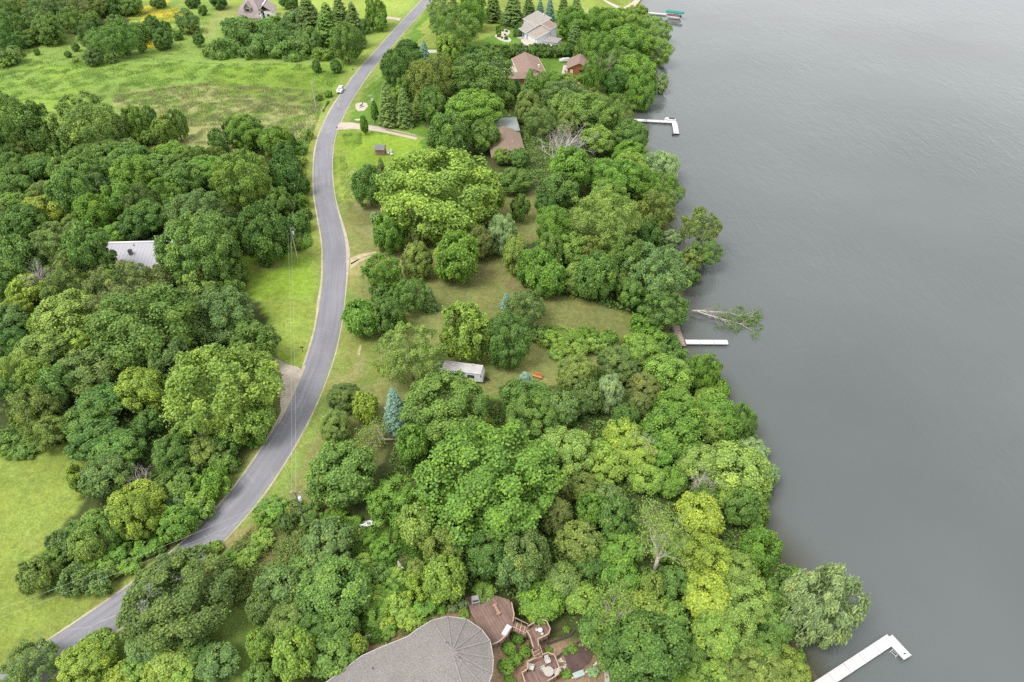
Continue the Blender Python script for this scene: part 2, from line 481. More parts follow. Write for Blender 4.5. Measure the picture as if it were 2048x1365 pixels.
def ground_mat():
    m = bpy.data.materials.new('ground'); m.use_nodes = True
    n, l = m.node_tree.nodes, m.node_tree.links
    b = n['Principled BSDF']; b.inputs['Roughness'].default_value = 0.95; b.inputs['Specular IOR Level'].default_value = 0.1
    at = n.new('ShaderNodeAttribute'); at.attribute_name = 'Col'
    tc = n.new('ShaderNodeTexCoord')
    val = None
    for sc_, lo, hi in ((0.9, .82, 1.18), (3.5, .72, 1.28), (11, .7, 1.3)):
        z = n.new('ShaderNodeTexNoise'); z.inputs['Scale'].default_value = sc_; z.inputs['Detail'].default_value = 4
        l.new(tc.outputs['Object'], z.inputs['Vector'])
        r = n.new('ShaderNodeMapRange'); r.inputs[1].default_value = .28; r.inputs[2].default_value = .72
        r.inputs[3].default_value = lo; r.inputs[4].default_value = hi
        l.new(z.outputs['Fac'], r.inputs[0])
        if val is None: val = r.outputs[0]
        else:
            mm = n.new('ShaderNodeMath'); mm.operation = 'MULTIPLY'; l.new(val, mm.inputs[0]); l.new(r.outputs[0], mm.inputs[1]); val = mm.outputs[0]
    vs = n.new('ShaderNodeVectorMath'); vs.operation = 'SCALE'
    l.new(at.outputs['Color'], vs.inputs[0]); l.new(val, vs.inputs['Scale'])
    z = n.new('ShaderNodeTexNoise'); z.inputs['Scale'].default_value = 0.22; z.inputs['Detail'].default_value = 6
    l.new(tc.outputs['Object'], z.inputs['Vector'])
    r = n.new('ShaderNodeMapRange'); r.inputs[1].default_value = .4; r.inputs[2].default_value = .75; r.inputs[4].default_value = .45
    l.new(z.outputs['Fac'], r.inputs[0])
    mt = n.new('ShaderNodeVectorMath'); mt.operation = 'MULTIPLY'; mt.inputs[1].default_value = (1.25, 1.02, .95)
    l.new(vs.outputs[0], mt.inputs[0])
    mx = n.new('ShaderNodeMix'); mx.data_type = 'VECTOR'
    l.new(r.outputs[0], mx.inputs[0]); l.new(vs.outputs[0], mx.inputs[4]); l.new(mt.outputs[0], mx.inputs[5])
    l.new(mx.outputs[1], b.inputs['Base Color'])
    bp = n.new('ShaderNodeBump'); bp.inputs['Strength'].default_value = 0.5; bp.inputs['Distance'].default_value = 0.12
    zz = n.new('ShaderNodeTexNoise'); zz.inputs['Scale'].default_value = 5; zz.inputs['Detail'].default_value = 5
    l.new(tc.outputs['Object'], zz.inputs['Vector']); l.new(zz.outputs['Fac'], bp.inputs['Height']); l.new(bp.outputs[0], b.inputs['Normal'])
    return m
me.materials.append(ground_mat())
ground = link_mesh('ground', me); tag(ground, kind='structure')

# ------------------------------------------------------------------ lake
def water_mat():
    m = bpy.data.materials.new('lake_water'); m.use_nodes = True
    n, l = m.node_tree.nodes, m.node_tree.links
    b = n['Principled BSDF']
    sh = n.new('ShaderNodeAttribute'); sh.attribute_name = 'shallow'
    tw = n.new('ShaderNodeTexCoord')
    zt_ = n.new('ShaderNodeTexNoise'); zt_.inputs['Scale'].default_value = 0.016; zt_.inputs['Detail'].default_value = 4
    l.new(tw.outputs['Object'], zt_.inputs['Vector'])
    rt_ = n.new('ShaderNodeMapRange'); rt_.inputs[1].default_value = .3; rt_.inputs[2].default_value = .7; rt_.inputs[3].default_value = .88; rt_.inputs[4].default_value = 1.12
    l.new(zt_.outputs['Fac'], rt_.inputs[0])
    wv_ = n.new('ShaderNodeVectorMath'); wv_.operation = 'SCALE'; wv_.inputs[0].default_value = (0.088, 0.100, 0.098)
    l.new(rt_.outputs[0], wv_.inputs['Scale'])
    wc_ = n.new('ShaderNodeMix'); wc_.data_type = 'RGBA'
    l.new(sh.outputs['Fac'], wc_.inputs[0]); l.new(wv_.outputs[0], wc_.inputs[6]); wc_.inputs[7].default_value = (0.058, 0.056, 0.034, 1)
    l.new(wc_.outputs[2], b.inputs['Base Color'])
    b.inputs['Roughness'].default_value = 0.06
    b.inputs['IOR'].default_value = 1.33
    tc = n.new('ShaderNodeTexCoord')
    mp = n.new('ShaderNodeMapping'); mp.inputs['Rotation'].default_value = (0, 0, R(28)); mp.inputs['Scale'].default_value = (1.0, 0.33, 1)
    l.new(tc.outputs['Object'], mp.inputs['Vector'])
    acc = None
    for s_, w_ in ((0.95, 1.0), (2.4, .5), (0.3, 1.2)):
        z = n.new('ShaderNodeTexNoise'); z.inputs['Scale'].default_value = s_; z.inputs['Detail'].default_value = 3; z.inputs['Distortion'].default_value = .4
        l.new(mp.outputs[0], z.inputs['Vector'])
        k = n.new('ShaderNodeMath'); k.operation = 'MULTIPLY'; k.inputs[1].default_value = w_; l.new(z.outputs['Fac'], k.inputs[0])
        if acc is None: acc = k.outputs[0]
        else:
            a = n.new('ShaderNodeMath'); a.operation = 'ADD'; l.new(acc, a.inputs[0]); l.new(k.outputs[0], a.inputs[1]); acc = a.outputs[0]
    # calmer and rougher patches of breeze
    zb = n.new('ShaderNodeTexNoise'); zb.inputs['Scale'].default_value = 0.02; zb.inputs['Detail'].default_value = 3
    l.new(tc.outputs['Object'], zb.inputs['Vector'])
    rb = n.new('ShaderNodeMapRange'); rb.inputs[1].default_value = .35; rb.inputs[2].default_value = .65; rb.inputs[3].default_value = .2; rb.inputs[4].default_value = .75
    l.new(zb.outputs['Fac'], rb.inputs[0])
    bp = n.new('ShaderNodeBump'); bp.inputs['Distance'].default_value = 0.22
    l.new(rb.outputs[0], bp.inputs['Strength']); l.new(acc, bp.inputs['Height']); l.new(bp.outputs[0], b.inputs['Normal'])
    return m
# one wide sheet of water; the shore rises through it; the shallows by the bank are darker and browner
wx = np.r_[-1500, -600, -200, -60, 0, np.arange(16, 130, 1.6), 150, 200, 300, 600, 1500, 6000]
wy = np.r_[-3000, -1000, -300, -60, 0, np.arange(26, 440, 2.2), 470, 600, 900, 2000, 6000]
wX, wY = np.meshgrid(wx, wy)
wd_ = dist_poly(wX, wY, SH)
wsh = np.clip(1 - wd_ / (4.5 + 5 * value_noise(wX, wY, 9, 12)), 0, 1) ** 1.2
me = bpy.data.meshes.new('lake'); wi = np.arange(wX.size).reshape(wX.shape)
me.from_pydata(np.stack([wX, wY, wX * 0], -1).reshape(-1, 3).tolist(), [], np.stack([wi[:-1, :-1], wi[:-1, 1:], wi[1:, 1:], wi[1:, :-1]], -1).reshape(-1, 4).tolist())
at_ = me.attributes.new('shallow', 'FLOAT', 'POINT'); at_.data.foreach_set('value', wsh.astype(np.float32).reshape(-1))
me.materials.append(water_mat()); me.update()
lake = link_mesh('lake', me); tag(lake, kind='structure')

# ------------------------------------------------------------------ road and drives
def strip(name, ctr, offs_a, offs_b, z, m, uvw=True, skirt=True):
    t = np.gradient(ctr, axis=0); t /= np.linalg.norm(t, axis=1, keepdims=True)
    nn = np.stack([-t[:, 1], t[:, 0]], 1)
    a = ctr + nn * np.asarray(offs_a).reshape(-1, 1); b_ = ctr + nn * np.asarray(offs_b).reshape(-1, 1)
    k = 7; n = len(ctr)
    vs, fs = [], []
    for i in range(n):
        for j in range(k):
            u = j / (k - 1); p = a[i] * (1 - u) + b_[i] * u
            edge = j in (0, k - 1) and skirt
            vs.append((p[0], p[1], z - (0.1 if edge else 0)))
    for i in range(n - 1):
        for j in range(k - 1):
            q = i * k + j
            fs.append((q, q + 1, q + k + 1, q + k))
    me = bpy.data.meshes.new(name); me.from_pydata(vs, [], fs); me.update()
    s = np.r_[0, np.cumsum(np.linalg.norm(np.diff(ctr, axis=0), axis=1))]
    uv = me.uv_layers.new(name='UVMap')
    data = []
    for lp in me.loops:
        i, j = divmod(lp.vertex_index, k)
        data += [j / (k - 1), s[i]]
    uv.data.foreach_set('uv', data)
    me.materials.append(m)
    o = link_mesh(name, me); tag(o, kind='structure')
    if me.polygons[0].normal.z < 0: me.flip_normals()
    return o

def road_mat():
    m = bpy.data.materials.new('asphalt'); m.use_nodes = True
    n, l = m.node_tree.nodes, m.node_tree.links
    b = n['Principled BSDF']; b.inputs['Roughness'].default_value = 0.85; b.inputs['Specular IOR Level'].default_value = .25
    uv = n.new('ShaderNodeUVMap')
    tc = n.new('ShaderNodeTexCoord')
    def noise(vec, s, lo, hi, a=.3, c=.7, detail=4):
        z = n.new('ShaderNodeTexNoise'); z.inputs['Scale'].default_value = s; z.inputs['Detail'].default_value = detail
        l.new(vec, z.inputs['Vector'])
        r = n.new('ShaderNodeMapRange'); r.inputs[1].default_value = a; r.inputs[2].default_value = c; r.inputs[3].default_value = lo; r.inputs[4].default_value = hi
        l.new(z.outputs['Fac'], r.inputs[0]); return r.outputs[0]
    def mul(a, c):
        k = n.new('ShaderNodeMath'); k.operation = 'MULTIPLY'; l.new(a, k.inputs[0]); l.new(c, k.inputs[1]); return k.outputs[0]
    mp = n.new('ShaderNodeMapping'); mp.inputs['Scale'].default_value = (9.0, 0.05, 1); l.new(uv.outputs[0], mp.inputs['Vector'])
    streak = noise(mp.outputs[0], 1.0, .87, 1.12)
    big = noise(tc.outputs['Object'], .12, .88, 1.10)
    fine = noise(tc.outputs['Object'], 9, .9, 1.1)
    v = mul(mul(streak, big), fine)
    # pale worn crack lines across and along
    mp2 = n.new('ShaderNodeMapping'); mp2.inputs['Scale'].default_value = (1.6, 0.16, 1); l.new(uv.outputs[0], mp2.inputs['Vector'])
    vo = n.new('ShaderNodeTexVoronoi'); vo.feature = 'DISTANCE_TO_EDGE'; vo.inputs['Scale'].default_value = 1.0; vo.inputs['Randomness'].default_value = .9
    l.new(mp2.outputs[0], vo.inputs['Vector'])
    rc = n.new('ShaderNodeMapRange'); rc.inputs[1].default_value = 0.0; rc.inputs[2].default_value = .022; rc.inputs[3].default_value = 1.0; rc.inputs[4].default_value = 0
    l.new(vo.outputs['Distance'], rc.inputs[0])
    cr = mul(rc.outputs[0], noise(tc.outputs['Object'], .07, 0, .32, .47, .62))
    vs = n.new('ShaderNodeVectorMath'); vs.operation = 'SCALE'; vs.inputs[0].default_value = (0.186, 0.184, 0.202)
    l.new(v, vs.inputs['Scale'])
    mx = n.new('ShaderNodeMix'); mx.data_type = 'RGBA'
    l.new(cr, mx.inputs[0]); l.new(vs.outputs[0], mx.inputs[6]); mx.inputs[7].default_value = (.40, .38, .36, 1)
    l.new(mx.outputs[2], b.inputs['Base Color'])
    return m
GRAVEL = mat('gravel', (0.36, 0.315, 0.255), .95, .22, .6, fine=.2, fscale=7, bump=.4)
SAND = mat('pale_gravel', (0.40, 0.335, 0.28), .95, .15, .6, fine=.15, fscale=6, bump=.3)
wob = lambda amp, sd, n: amp * np.interp(np.arange(n), np.arange(0, n, 3), np.random.default_rng(sd).normal(size=len(np.arange(0, n, 3))))
nR = len(RC)
wide = 0.9 * np.exp(-((RC[:, 1] - P(690, 490).y) / 13) ** 2)
road = strip('road', RC, -ROAD_W / 2 + wob(.05, 2, nR), ROAD_W / 2 + wide + wob(.07, 3, nR), 5.07, road_mat())
strip('road_shoulder', RC, -ROAD_W / 2 - .12 - np.abs(wob(.16, 4, nR)), -ROAD_W / 2 + .3, 5.045, GRAVEL)
strip('road_shoulder', RC, ROAD_W / 2 - .2, ROAD_W / 2 + wide + .06 + np.abs(wob(.14, 5, nR)), 5.045, GRAVEL)

def patch(name, px, m, z=0.03, kind='structure', sub=2.0):
    pts = [G(x, y) for x, y in px]
    mb = MB(); mb.slab([(p.x, p.y, hgt(p.x, p.y) + z) for p in pts], .06)
    o = mb.build(name, m); tag(o, kind=kind); return o
CONC = mat('concrete', (0.42, 0.375, 0.33), .9, .08, .5, fine=.05)
ASPH2 = mat('drive_asphalt', (0.075, 0.075, 0.085), .85, .15, .6, fine=.1)
patch('gravel_driveway', [(596, 735), (606, 742), (608, 728), (613, 735), (612, 752), (592, 800), (573, 830), (556, 850), (562, 826), (560, 800), (556, 770), (552, 745), (545, 716), (554, 716), (570, 728)], GRAVEL)
patch('gravel_driveway', [(676, 246), (700, 245), (760, 254), (832, 270), (835, 277), (832, 280), (770, 266), (730, 260), (700, 258), (670, 262), (670, 254)], SAND)
patch('gravel_driveway', [(770, 258), (836, 272), (850, 276), (850, 279), (832, 275), (772, 262)], mat('track_grass', (0.2, 0.2, 0.08), .95, .2), .036)
for q in ([(700, 517), (722, 508), (752, 503), (754, 507), (726, 514), (712, 524), (702, 530)], [(700, 528), (716, 519), (750, 510), (751, 514), (722, 523), (702, 538)]):
    patch('dirt_track', q, mat('dirt_track', (.36, .31, .19), .95, .25, .7, fine=.15), .032)
patch('dirt_track', [(790, 545), (802, 532), (805, 534), (793, 552)], MATS['dirt_track'], .031)
patch('dirt_track', [(714, 708), (720, 690), (723, 692), (720, 712)], MATS['dirt_track'], .031)
patch('concrete_driveway', [(835, 101), (870, 100), (930, 99), (930, 105), (870, 106), (832, 107)], CONC)
patch('asphalt_driveway', [(858, 128), (862, 118), (935, 123), (985, 124), (1030, 122), (1030, 132), (985, 133), (920, 133), (865, 134)], ASPH2)
patch('concrete_patio', [(985, 133), (1028, 131), (1040, 150), (1035, 160), (1018, 158), (1008, 145)], CONC, .034)
patch('concrete_patio', [(1127, 131), (1136, 131), (1136, 151), (1165, 152), (1164, 155), (1122, 154)], CONC)
patch('concrete_driveway', [(1040, 76), (1050, 74), (1078, 86), (1088, 80), (1102, 88), (1101, 100), (1072, 102), (1051, 92), (1043, 84)], CONC)
patch('garden_path', [(1021, 52), (1033, 51), (1044, 58), (1056, 54), (1058, 58), (1047, 64), (1036, 60), (1024, 57)], CONC, .03)
patch('dirt_driveway', [(798, 42), (790, 40), (760, 36), (720, 28), (721, 26), (765, 32), (803, 37)], GRAVEL)
patch('garden_path', [(1210, 0), (1222, 6), (1236, 12), (1248, 18), (1246, 20), (1230, 15), (1215, 7), (1205, 0)], CONC, .03)
patch('dirt_patch', [(711, 208), (722, 205), (734, 207), (736, 214), (728, 222), (716, 223), (711, 217)], SAND, .03)
patch('dirt_patch', [(709, 239), (718, 238), (724, 240), (718, 242), (710, 241)], SAND, .03)
patch('beach_terrace', [(1246, 16), (1262, 6), (1275, -4), (1286, -6), (1272, 12), (1258, 22)], mat('terrace', (.42, .34, .27), .95, .2, .6), .06)
patch('concrete_pad', [(1172, 21), (1180, 20), (1205, 22), (1206, 28), (1174, 27)], SAND, .03)
patch('flower_bed', [(1150, 168), (1158, 164), (1180, 176), (1182, 182), (1165, 182), (1153, 176)], mat('mulch_pink', (.34, .22, .16), .95, .2, fine=.2, fscale=8), .03)
# ------------------------------------------------------------------ crowns (one mesh per kind and size, shared by all trees of that kind)
def fib(n, rng, zmin):
    i = np.arange(n) + .5
    z = 1 - (1 - zmin) * i / n
    a = i * 2.399963 + rng.random() * 6
    r = np.sqrt(np.maximum(0, 1 - z * z))
    return np.stack([r * np.cos(a), r * np.sin(a), z], 1)

def crown_mesh(name, seed, Rr, k, lr, tufts, per, ll, lw, zmin=-.82, jit=.2, gap=0.04, cone=0.0, stretch=1.0, upb=.45, inner=.12, big=.0, droop=.25, hang=0.0, spiky=False):
    """Rr radius, k vertical aspect, lr lobe radius, leaves ll x lw; lobes hold tufts of leaves"""
    rng = np.random.default_rng(seed)
    nl = int(4 * Rr * Rr * (1 - zmin) / 2 * max(k, .7) / (lr * lr) * 1.05)
    D = unit(fib(nl, rng, zmin) + rng.normal(size=(nl, 3)) * jit)
    if gap: D = D[rng.random(len(D)) > gap]
    # large-scale bulges make the outline uneven
    B = unit(rng.normal(size=(7, 3)))
    bul = 1 + .26 * np.max(D @ B.T, 1) - .22 + big * rng.normal(size=len(D))
    lrs = lr * rng.uniform(.6, 1.42, len(D))
    rad = Rr * bul - lrs * .8
    Cn = D * rad[:, None]
    Cn[:, 2] *= k
    if cone:
        t = np.clip((D[:, 2] + 1) / 2, 0, 1)
        s = (1 - cone) + cone * (1.25 - 1.15 * t)
        Cn[:, 0] *= s; Cn[:, 1] *= s
    pts, nor, tint = [], [], []
    for c, d, r0 in zip(Cn, D, lrs):
        T = unit(rng.normal(size=(tufts, 3)) + d * .95 + np.array((0, 0, upb)))
        lt = rng.normal() * .10
        tr = rng.uniform(.72, 1.12, tufts)
        for tdir, q in zip(T, tr):
            n = per
            u = unit(tdir + rng.normal(size=(n, 3)) * .36)
            rr = r0 * q * (1 - .30 * rng.random(n) ** 1.4 + .34 * rng.random(n) * (rng.random(n) < .12))
            p = u * rr[:, None]; p[:, 2] *= stretch
            p[:, 2] -= hang * rng.random(n) * r0
            pts.append(c + p)
            nor.append(unit(u * .55 + tdir * .35 + d * .25 + np.array((0, 0, .38)) + rng.normal(size=(n, 3)) * .5))
            tint.append(.45 + lt + .12 * rng.normal() + rng.normal(size=n) * .18)  # natural leaf variation, with tuft contrast raised to paint in bright highlights
    ni = int(inner * len(pts) * per)
    if ni:
        u = unit(rng.normal(size=(ni, 3))) * (Rr * .72 * rng.random(ni) ** .4)[:, None]; u[:, 2] *= k
        if cone:
            s = (1 - cone) + cone * (1.25 - 1.15 * np.clip((u[:, 2] / (Rr * k) + 1) / 2, 0, 1)); u[:, :2] *= s[:, None]
        pts.append(u); nor.append(unit(rng.normal(size=(ni, 3)) + (0, 0, .5))); tint.append(.4 + rng.normal(size=ni) * .12)
    C = np.concatenate(pts); N = np.concatenate(nor); T = np.clip(np.concatenate(tint), 0, 1)
    sz = rng.uniform(.7, 1.3, len(C))
    dirs = None
    if spiky: dirs = unit(C * np.array((1, 1, .6))) * .9 + np.array((0, 0, .55))
    if hang: dirs = np.tile(np.array((0, 0, -1.0)), (len(C), 1))
    V = leaf_quads(rng, C, N, ll * sz, lw * sz, droop, dirs)
    return quads_mesh(name, V, LEAF, T)

def spruce_mesh(name, seed, Rr, H, ll, lw, dense=1.0, open_=.0):
    rng = np.random.default_rng(seed)
    C, N, Dr, T = [], [], [], []
    z = .02 * H
    while z < H * .985:
        f = 1 - z / H
        rad = Rr * (f ** .66) * rng.uniform(.88, 1.08) + .12
        nb = int(max(5, (5 + rad * 3.6) * dense))
        a0 = rng.random() * 6
        for b in range(nb):
            if rng.random() < open_: continue
            a = a0 + b * 2 * math.pi / nb + rng.normal() * .12
            L = rad * rng.uniform(.72, 1.1)
            m = int(max(4, L * 9))
            s = np.linspace(.12, 1, m)
            d = np.array((math.cos(a), math.sin(a), 0)); sd = np.array((-math.sin(a), math.cos(a), 0))
            drop = -.22 * L * s + .13 * L * s ** 3
            w = .42 * L * s * (1.08 - s) + .12
            bt = rng.normal() * .08
            for side in (-1, 0, 1):
                c = d[None] * (s * L)[:, None] + sd[None] * (side * w * rng.uniform(.6, 1.0, m))[:, None]
                c[:, 2] = z + drop + rng.normal(size=m) * .04 - abs(side) * .05
                C.append(c)
                N.append(unit(np.array((0, 0, 1.0)) + d * .45 + rng.normal(size=(m, 3)) * .25))
                Dr.append(np.tile(d * .9 + sd * side * .8, (m, 1)))
                T.append(.34 + bt + .22 * s + rng.normal(size=m) * .1)
        z += max(.16, .115 * rad + .1) / dense
    C = np.concatenate(C); N = np.concatenate(N); Dr = np.concatenate(Dr); T = np.clip(np.concatenate(T), 0, 1)
    V = leaf_quads(rng, C, N, ll * rng.uniform(.7, 1.3, len(C)), lw * rng.uniform(.7, 1.3, len(C)), .35, Dr)
    return quads_mesh(name, V, LEAF, T)

PROTO = {}   # species -> list of (radius, half height, mesh)
def reg(sp, Rr, k, me): PROTO.setdefault(sp, []).append((Rr, Rr * k, me))
for i, (Rr, lr, sd) in enumerate(((1.7, .55, 1), (3.0, .80, 2), (3.0, .9, 3), (4.8, 1.15, 4), (4.8, 1.25, 5), (4.8, 1.0, 6), (7.2, 1.45, 7), (7.2, 1.3, 8))):
    reg('m', Rr, .85, crown_mesh('crown', 10 + sd, Rr, .85, lr, 16, 22 if Rr > 2 else 15, .34 if Rr > 2 else .27, .25 if Rr > 2 else .2, big=.03))
for Rr, lr, sd in ((1.7, .45, 1), (3.0, .62, 2), (4.8, .85, 3), (4.8, .8, 4), (7.2, 1.05, 5)):
    reg('a', Rr, .85, crown_mesh('crown', 30 + sd, Rr, .85, lr, 11, 14, .31, .18, jit=.3, gap=.13, big=.075, inner=.16, upb=.6))
for Rr, lr, sd in ((2.2, .5, 1), (4.2, .8, 2), (6.0, 1.0, 3)):
    reg('w', Rr, .85, crown_mesh('crown', 40 + sd, Rr, .85, lr, 13, 16, .42, .13, jit=.25, gap=.05, big=.05, inner=.15, upb=.3, hang=.5))
for Rr, lr, sd in ((2.2, .6, 1), (4.2, .85, 2), (4.2, .8, 4), (7.0, 1.2, 3)):
    reg('p', Rr, .9, crown_mesh('crown', 50 + sd, Rr, .9, lr, 12, 14, .36, .24, jit=.25, gap=.08, big=.06, stretch=1.45, upb=1.1, inner=.16))
for Rr, lr, sd in ((1.3, .34, 1), (2.4, .5, 2), (2.4, .5, 4), (3.6, .62, 3)):
    reg('j', Rr, 1.05, crown_mesh('crown', 60 + sd, Rr, 1.05, lr, 10, 14, .5, .10, zmin=-.75, jit=.22, big=.05, cone=.4, stretch=1.35, upb=1.0, inner=.2, spiky=True))
for Rr, lr, sd in ((1.0, .33, 1), (1.7, .45, 2), (1.7, .5, 4), (2.8, .62, 3)):
    reg('b', Rr, .75, crown_mesh('crown', 70 + sd, Rr, .75, lr, 11, 13, .30, .19, zmin=-.3, jit=.25, gap=.06, big=.06, inner=.15, upb=.8))
for Rr, lr, sd in ((3.4, .62, 1), (3.4, .7, 2)):
    reg('u', Rr, .5, crown_mesh('crown', 80 + sd, Rr, .5, lr, 10, 16, .48, .15, zmin=-.15, jit=.3, big=.05, inner=.12, upb=1.0))
reg('c', .85, 2.6, crown_mesh('crown', 91, .85, 2.6, .26, 9, 12, .26, .11, zmin=-.95, jit=.15, big=.03, cone=.25, stretch=2.2, upb=1.6, inner=.15))
reg('r', 1.0, .85, crown_mesh('crown', 92, 1.0, .85, .2, 10, 11, .17, .12, zmin=-.5, jit=.1, inner=.1, upb=.5))
for Rr, H, sd, op, ln in ((1.6, 5.0, 1, .0, .36), (2.4, 8.5, 2, .0, .42), (3.0, 10.5, 3, .12, .5), (2.6, 8.0, 4, .18, .5)):
    me_ = spruce_mesh('crown', 100 + sd, Rr, H, ln, ln * .36, 1.0, op)
    reg('s' if op == 0 else 'n', Rr, H / 2 / Rr, me_)

def trunk_mesh(seed, limbs=True):
    rng = random.Random(seed); mb = MB()
    mb.tube([(0, 0, -.06), (0, 0, 0.02), (.012, .006, .3), (-.01, .012, .62), (.008, -.006, 1.0)], [.05, .036, .026, .018, .006], 7)
    if limbs:
        for i in range(6):
            a = i * 1.05 + rng.random() * .6; z0 = rng.uniform(.3, .62); L = rng.uniform(.2, .33)
            p = Vector((0, 0, z0)); d = Vector((math.cos(a), math.sin(a), rng.uniform(.5, 1.1))).normalized()
            mb.tube([p, p + d * L * .5, p + d * L + Vector((0, 0, .05))], [.014, .009, .003], 5)
    me = mb.mesh('trunk', BARK)
    for p in me.polygons: p.use_smooth = True
    return me
TRUNKS = [trunk_mesh(i) for i in range(4)]
STEMS = trunk_mesh(9, False)

PAL = dict(
    dg=(.085, .165, .042), mg=(.125, .212, .054), g=(.142, .258, .046), lg=(.195, .295, .062), yg=(.245, .325, .058), y=(.255, .32, .058), ol=(.170, .225, .062),
    br=(.160, .185, .064), gg=(.142, .215, .074), bs=(.19, .295, .265), sg=(.24, .325, .165), ly=(.215, .295, .075), gd=(.108, .165, .055))
_mg = PAL['mg']
PAL = {k: tuple(s_ * (a * .86 + b * .14) for s_, a, b in zip((1.30, 1.31, 1.08), v, _mg)) for k, v in PAL.items()}
COLN = dict(dg='dark green', mg='deep green', g='fresh green', lg='light green', yg='yellow-green', y='yellow-tinged', ol='olive green', br='brownish olive',
            gg='grey-green', bs='blue-grey', sg='silvery green', ly='pale yellow-green', gd='dull dark green')
KIND = dict(m=('broadleaf_tree', 'round-crowned tree', 'tree'), a=('airy_tree', 'airy-crowned tree', 'tree'), w=('willow_tree', 'fine-leaved drooping tree', 'tree'),
            p=('poplar_tree', 'upright tufted tree', 'tree'), j=('juniper_bush', 'bushy juniper-like evergreen', 'evergreen'), b=('shrub', 'leafy shrub', 'shrub'),
            u=('sumac_shrub', 'low flat-topped thicket shrub', 'shrub'), c=('columnar_evergreen', 'tall narrow columnar evergreen', 'evergreen'),
            r=('ball_shrub', 'clipped ball shrub', 'shrub'), s=('spruce_tree', 'cone-shaped spruce', 'spruce'), n=('conifer_tree', 'open-branched conifer', 'conifer'))
LMK = [('the white metal roof', 265, 510), ('the camper', 925, 740), ('the steep-gabled house', 495, 25), ('the white house', 1085, 60), ('the brown ranch house', 1055, 140),
       ('the red wooden cottage', 1150, 130), ('the tree-hidden house', 1018, 270), ('the small shed', 760, 300), ('the parked car', 681, 180), ('the green boat canopy', 1345, 30),
       ('the watercraft dock', 1330, 245), ('the straight white dock', 1400, 685), ('the big L-shaped dock', 1740, 1310), ('the rounded shingle roof', 905, 1300),
       ('the wooden decks', 1060, 1280), ('the gravel pull-off', 580, 770), ('the open mown field', 60, 1050), ('the dirt field entrance', 720, 515),
       ('the wide tall-grass meadow', 230, 160), ('the yellow wildflowers', 310, 30), ('the orange bench', 1075, 753), ('the road bend', 680, 560), ('the sumac thicket', 520, 80),
       ('the lakeside clearing', 1180, 630), ('the fallen tree', 1450, 635), ('the lower transformer pole', 600, 1040), ('the black mailbox', 608, 700),
       ('the wood-edge pole', 590, 500), ('the crossing overhead wires', 470, 1010), ('the blue spruce', 790, 815), ('the fallen dry tree', 770, 880),
       ('the bare grey tree', 1110, 310), ('the half-dead tree', 1300, 1050), ('the waterside round bushes', 1480, 850), ('the pale willow', 1632, 1206), ('the wood corner', 30, 650), ('the dense wood', 130, 400)]
LMW = [(n, P(x, y)) for n, x, y in LMK]

def near_phrase(x, y, skip=()):
    d = sorted((math.hypot(x - p.x, y - p.y), n) for n, p in LMW if n not in skip)
    return d[0][1], d[1][1]

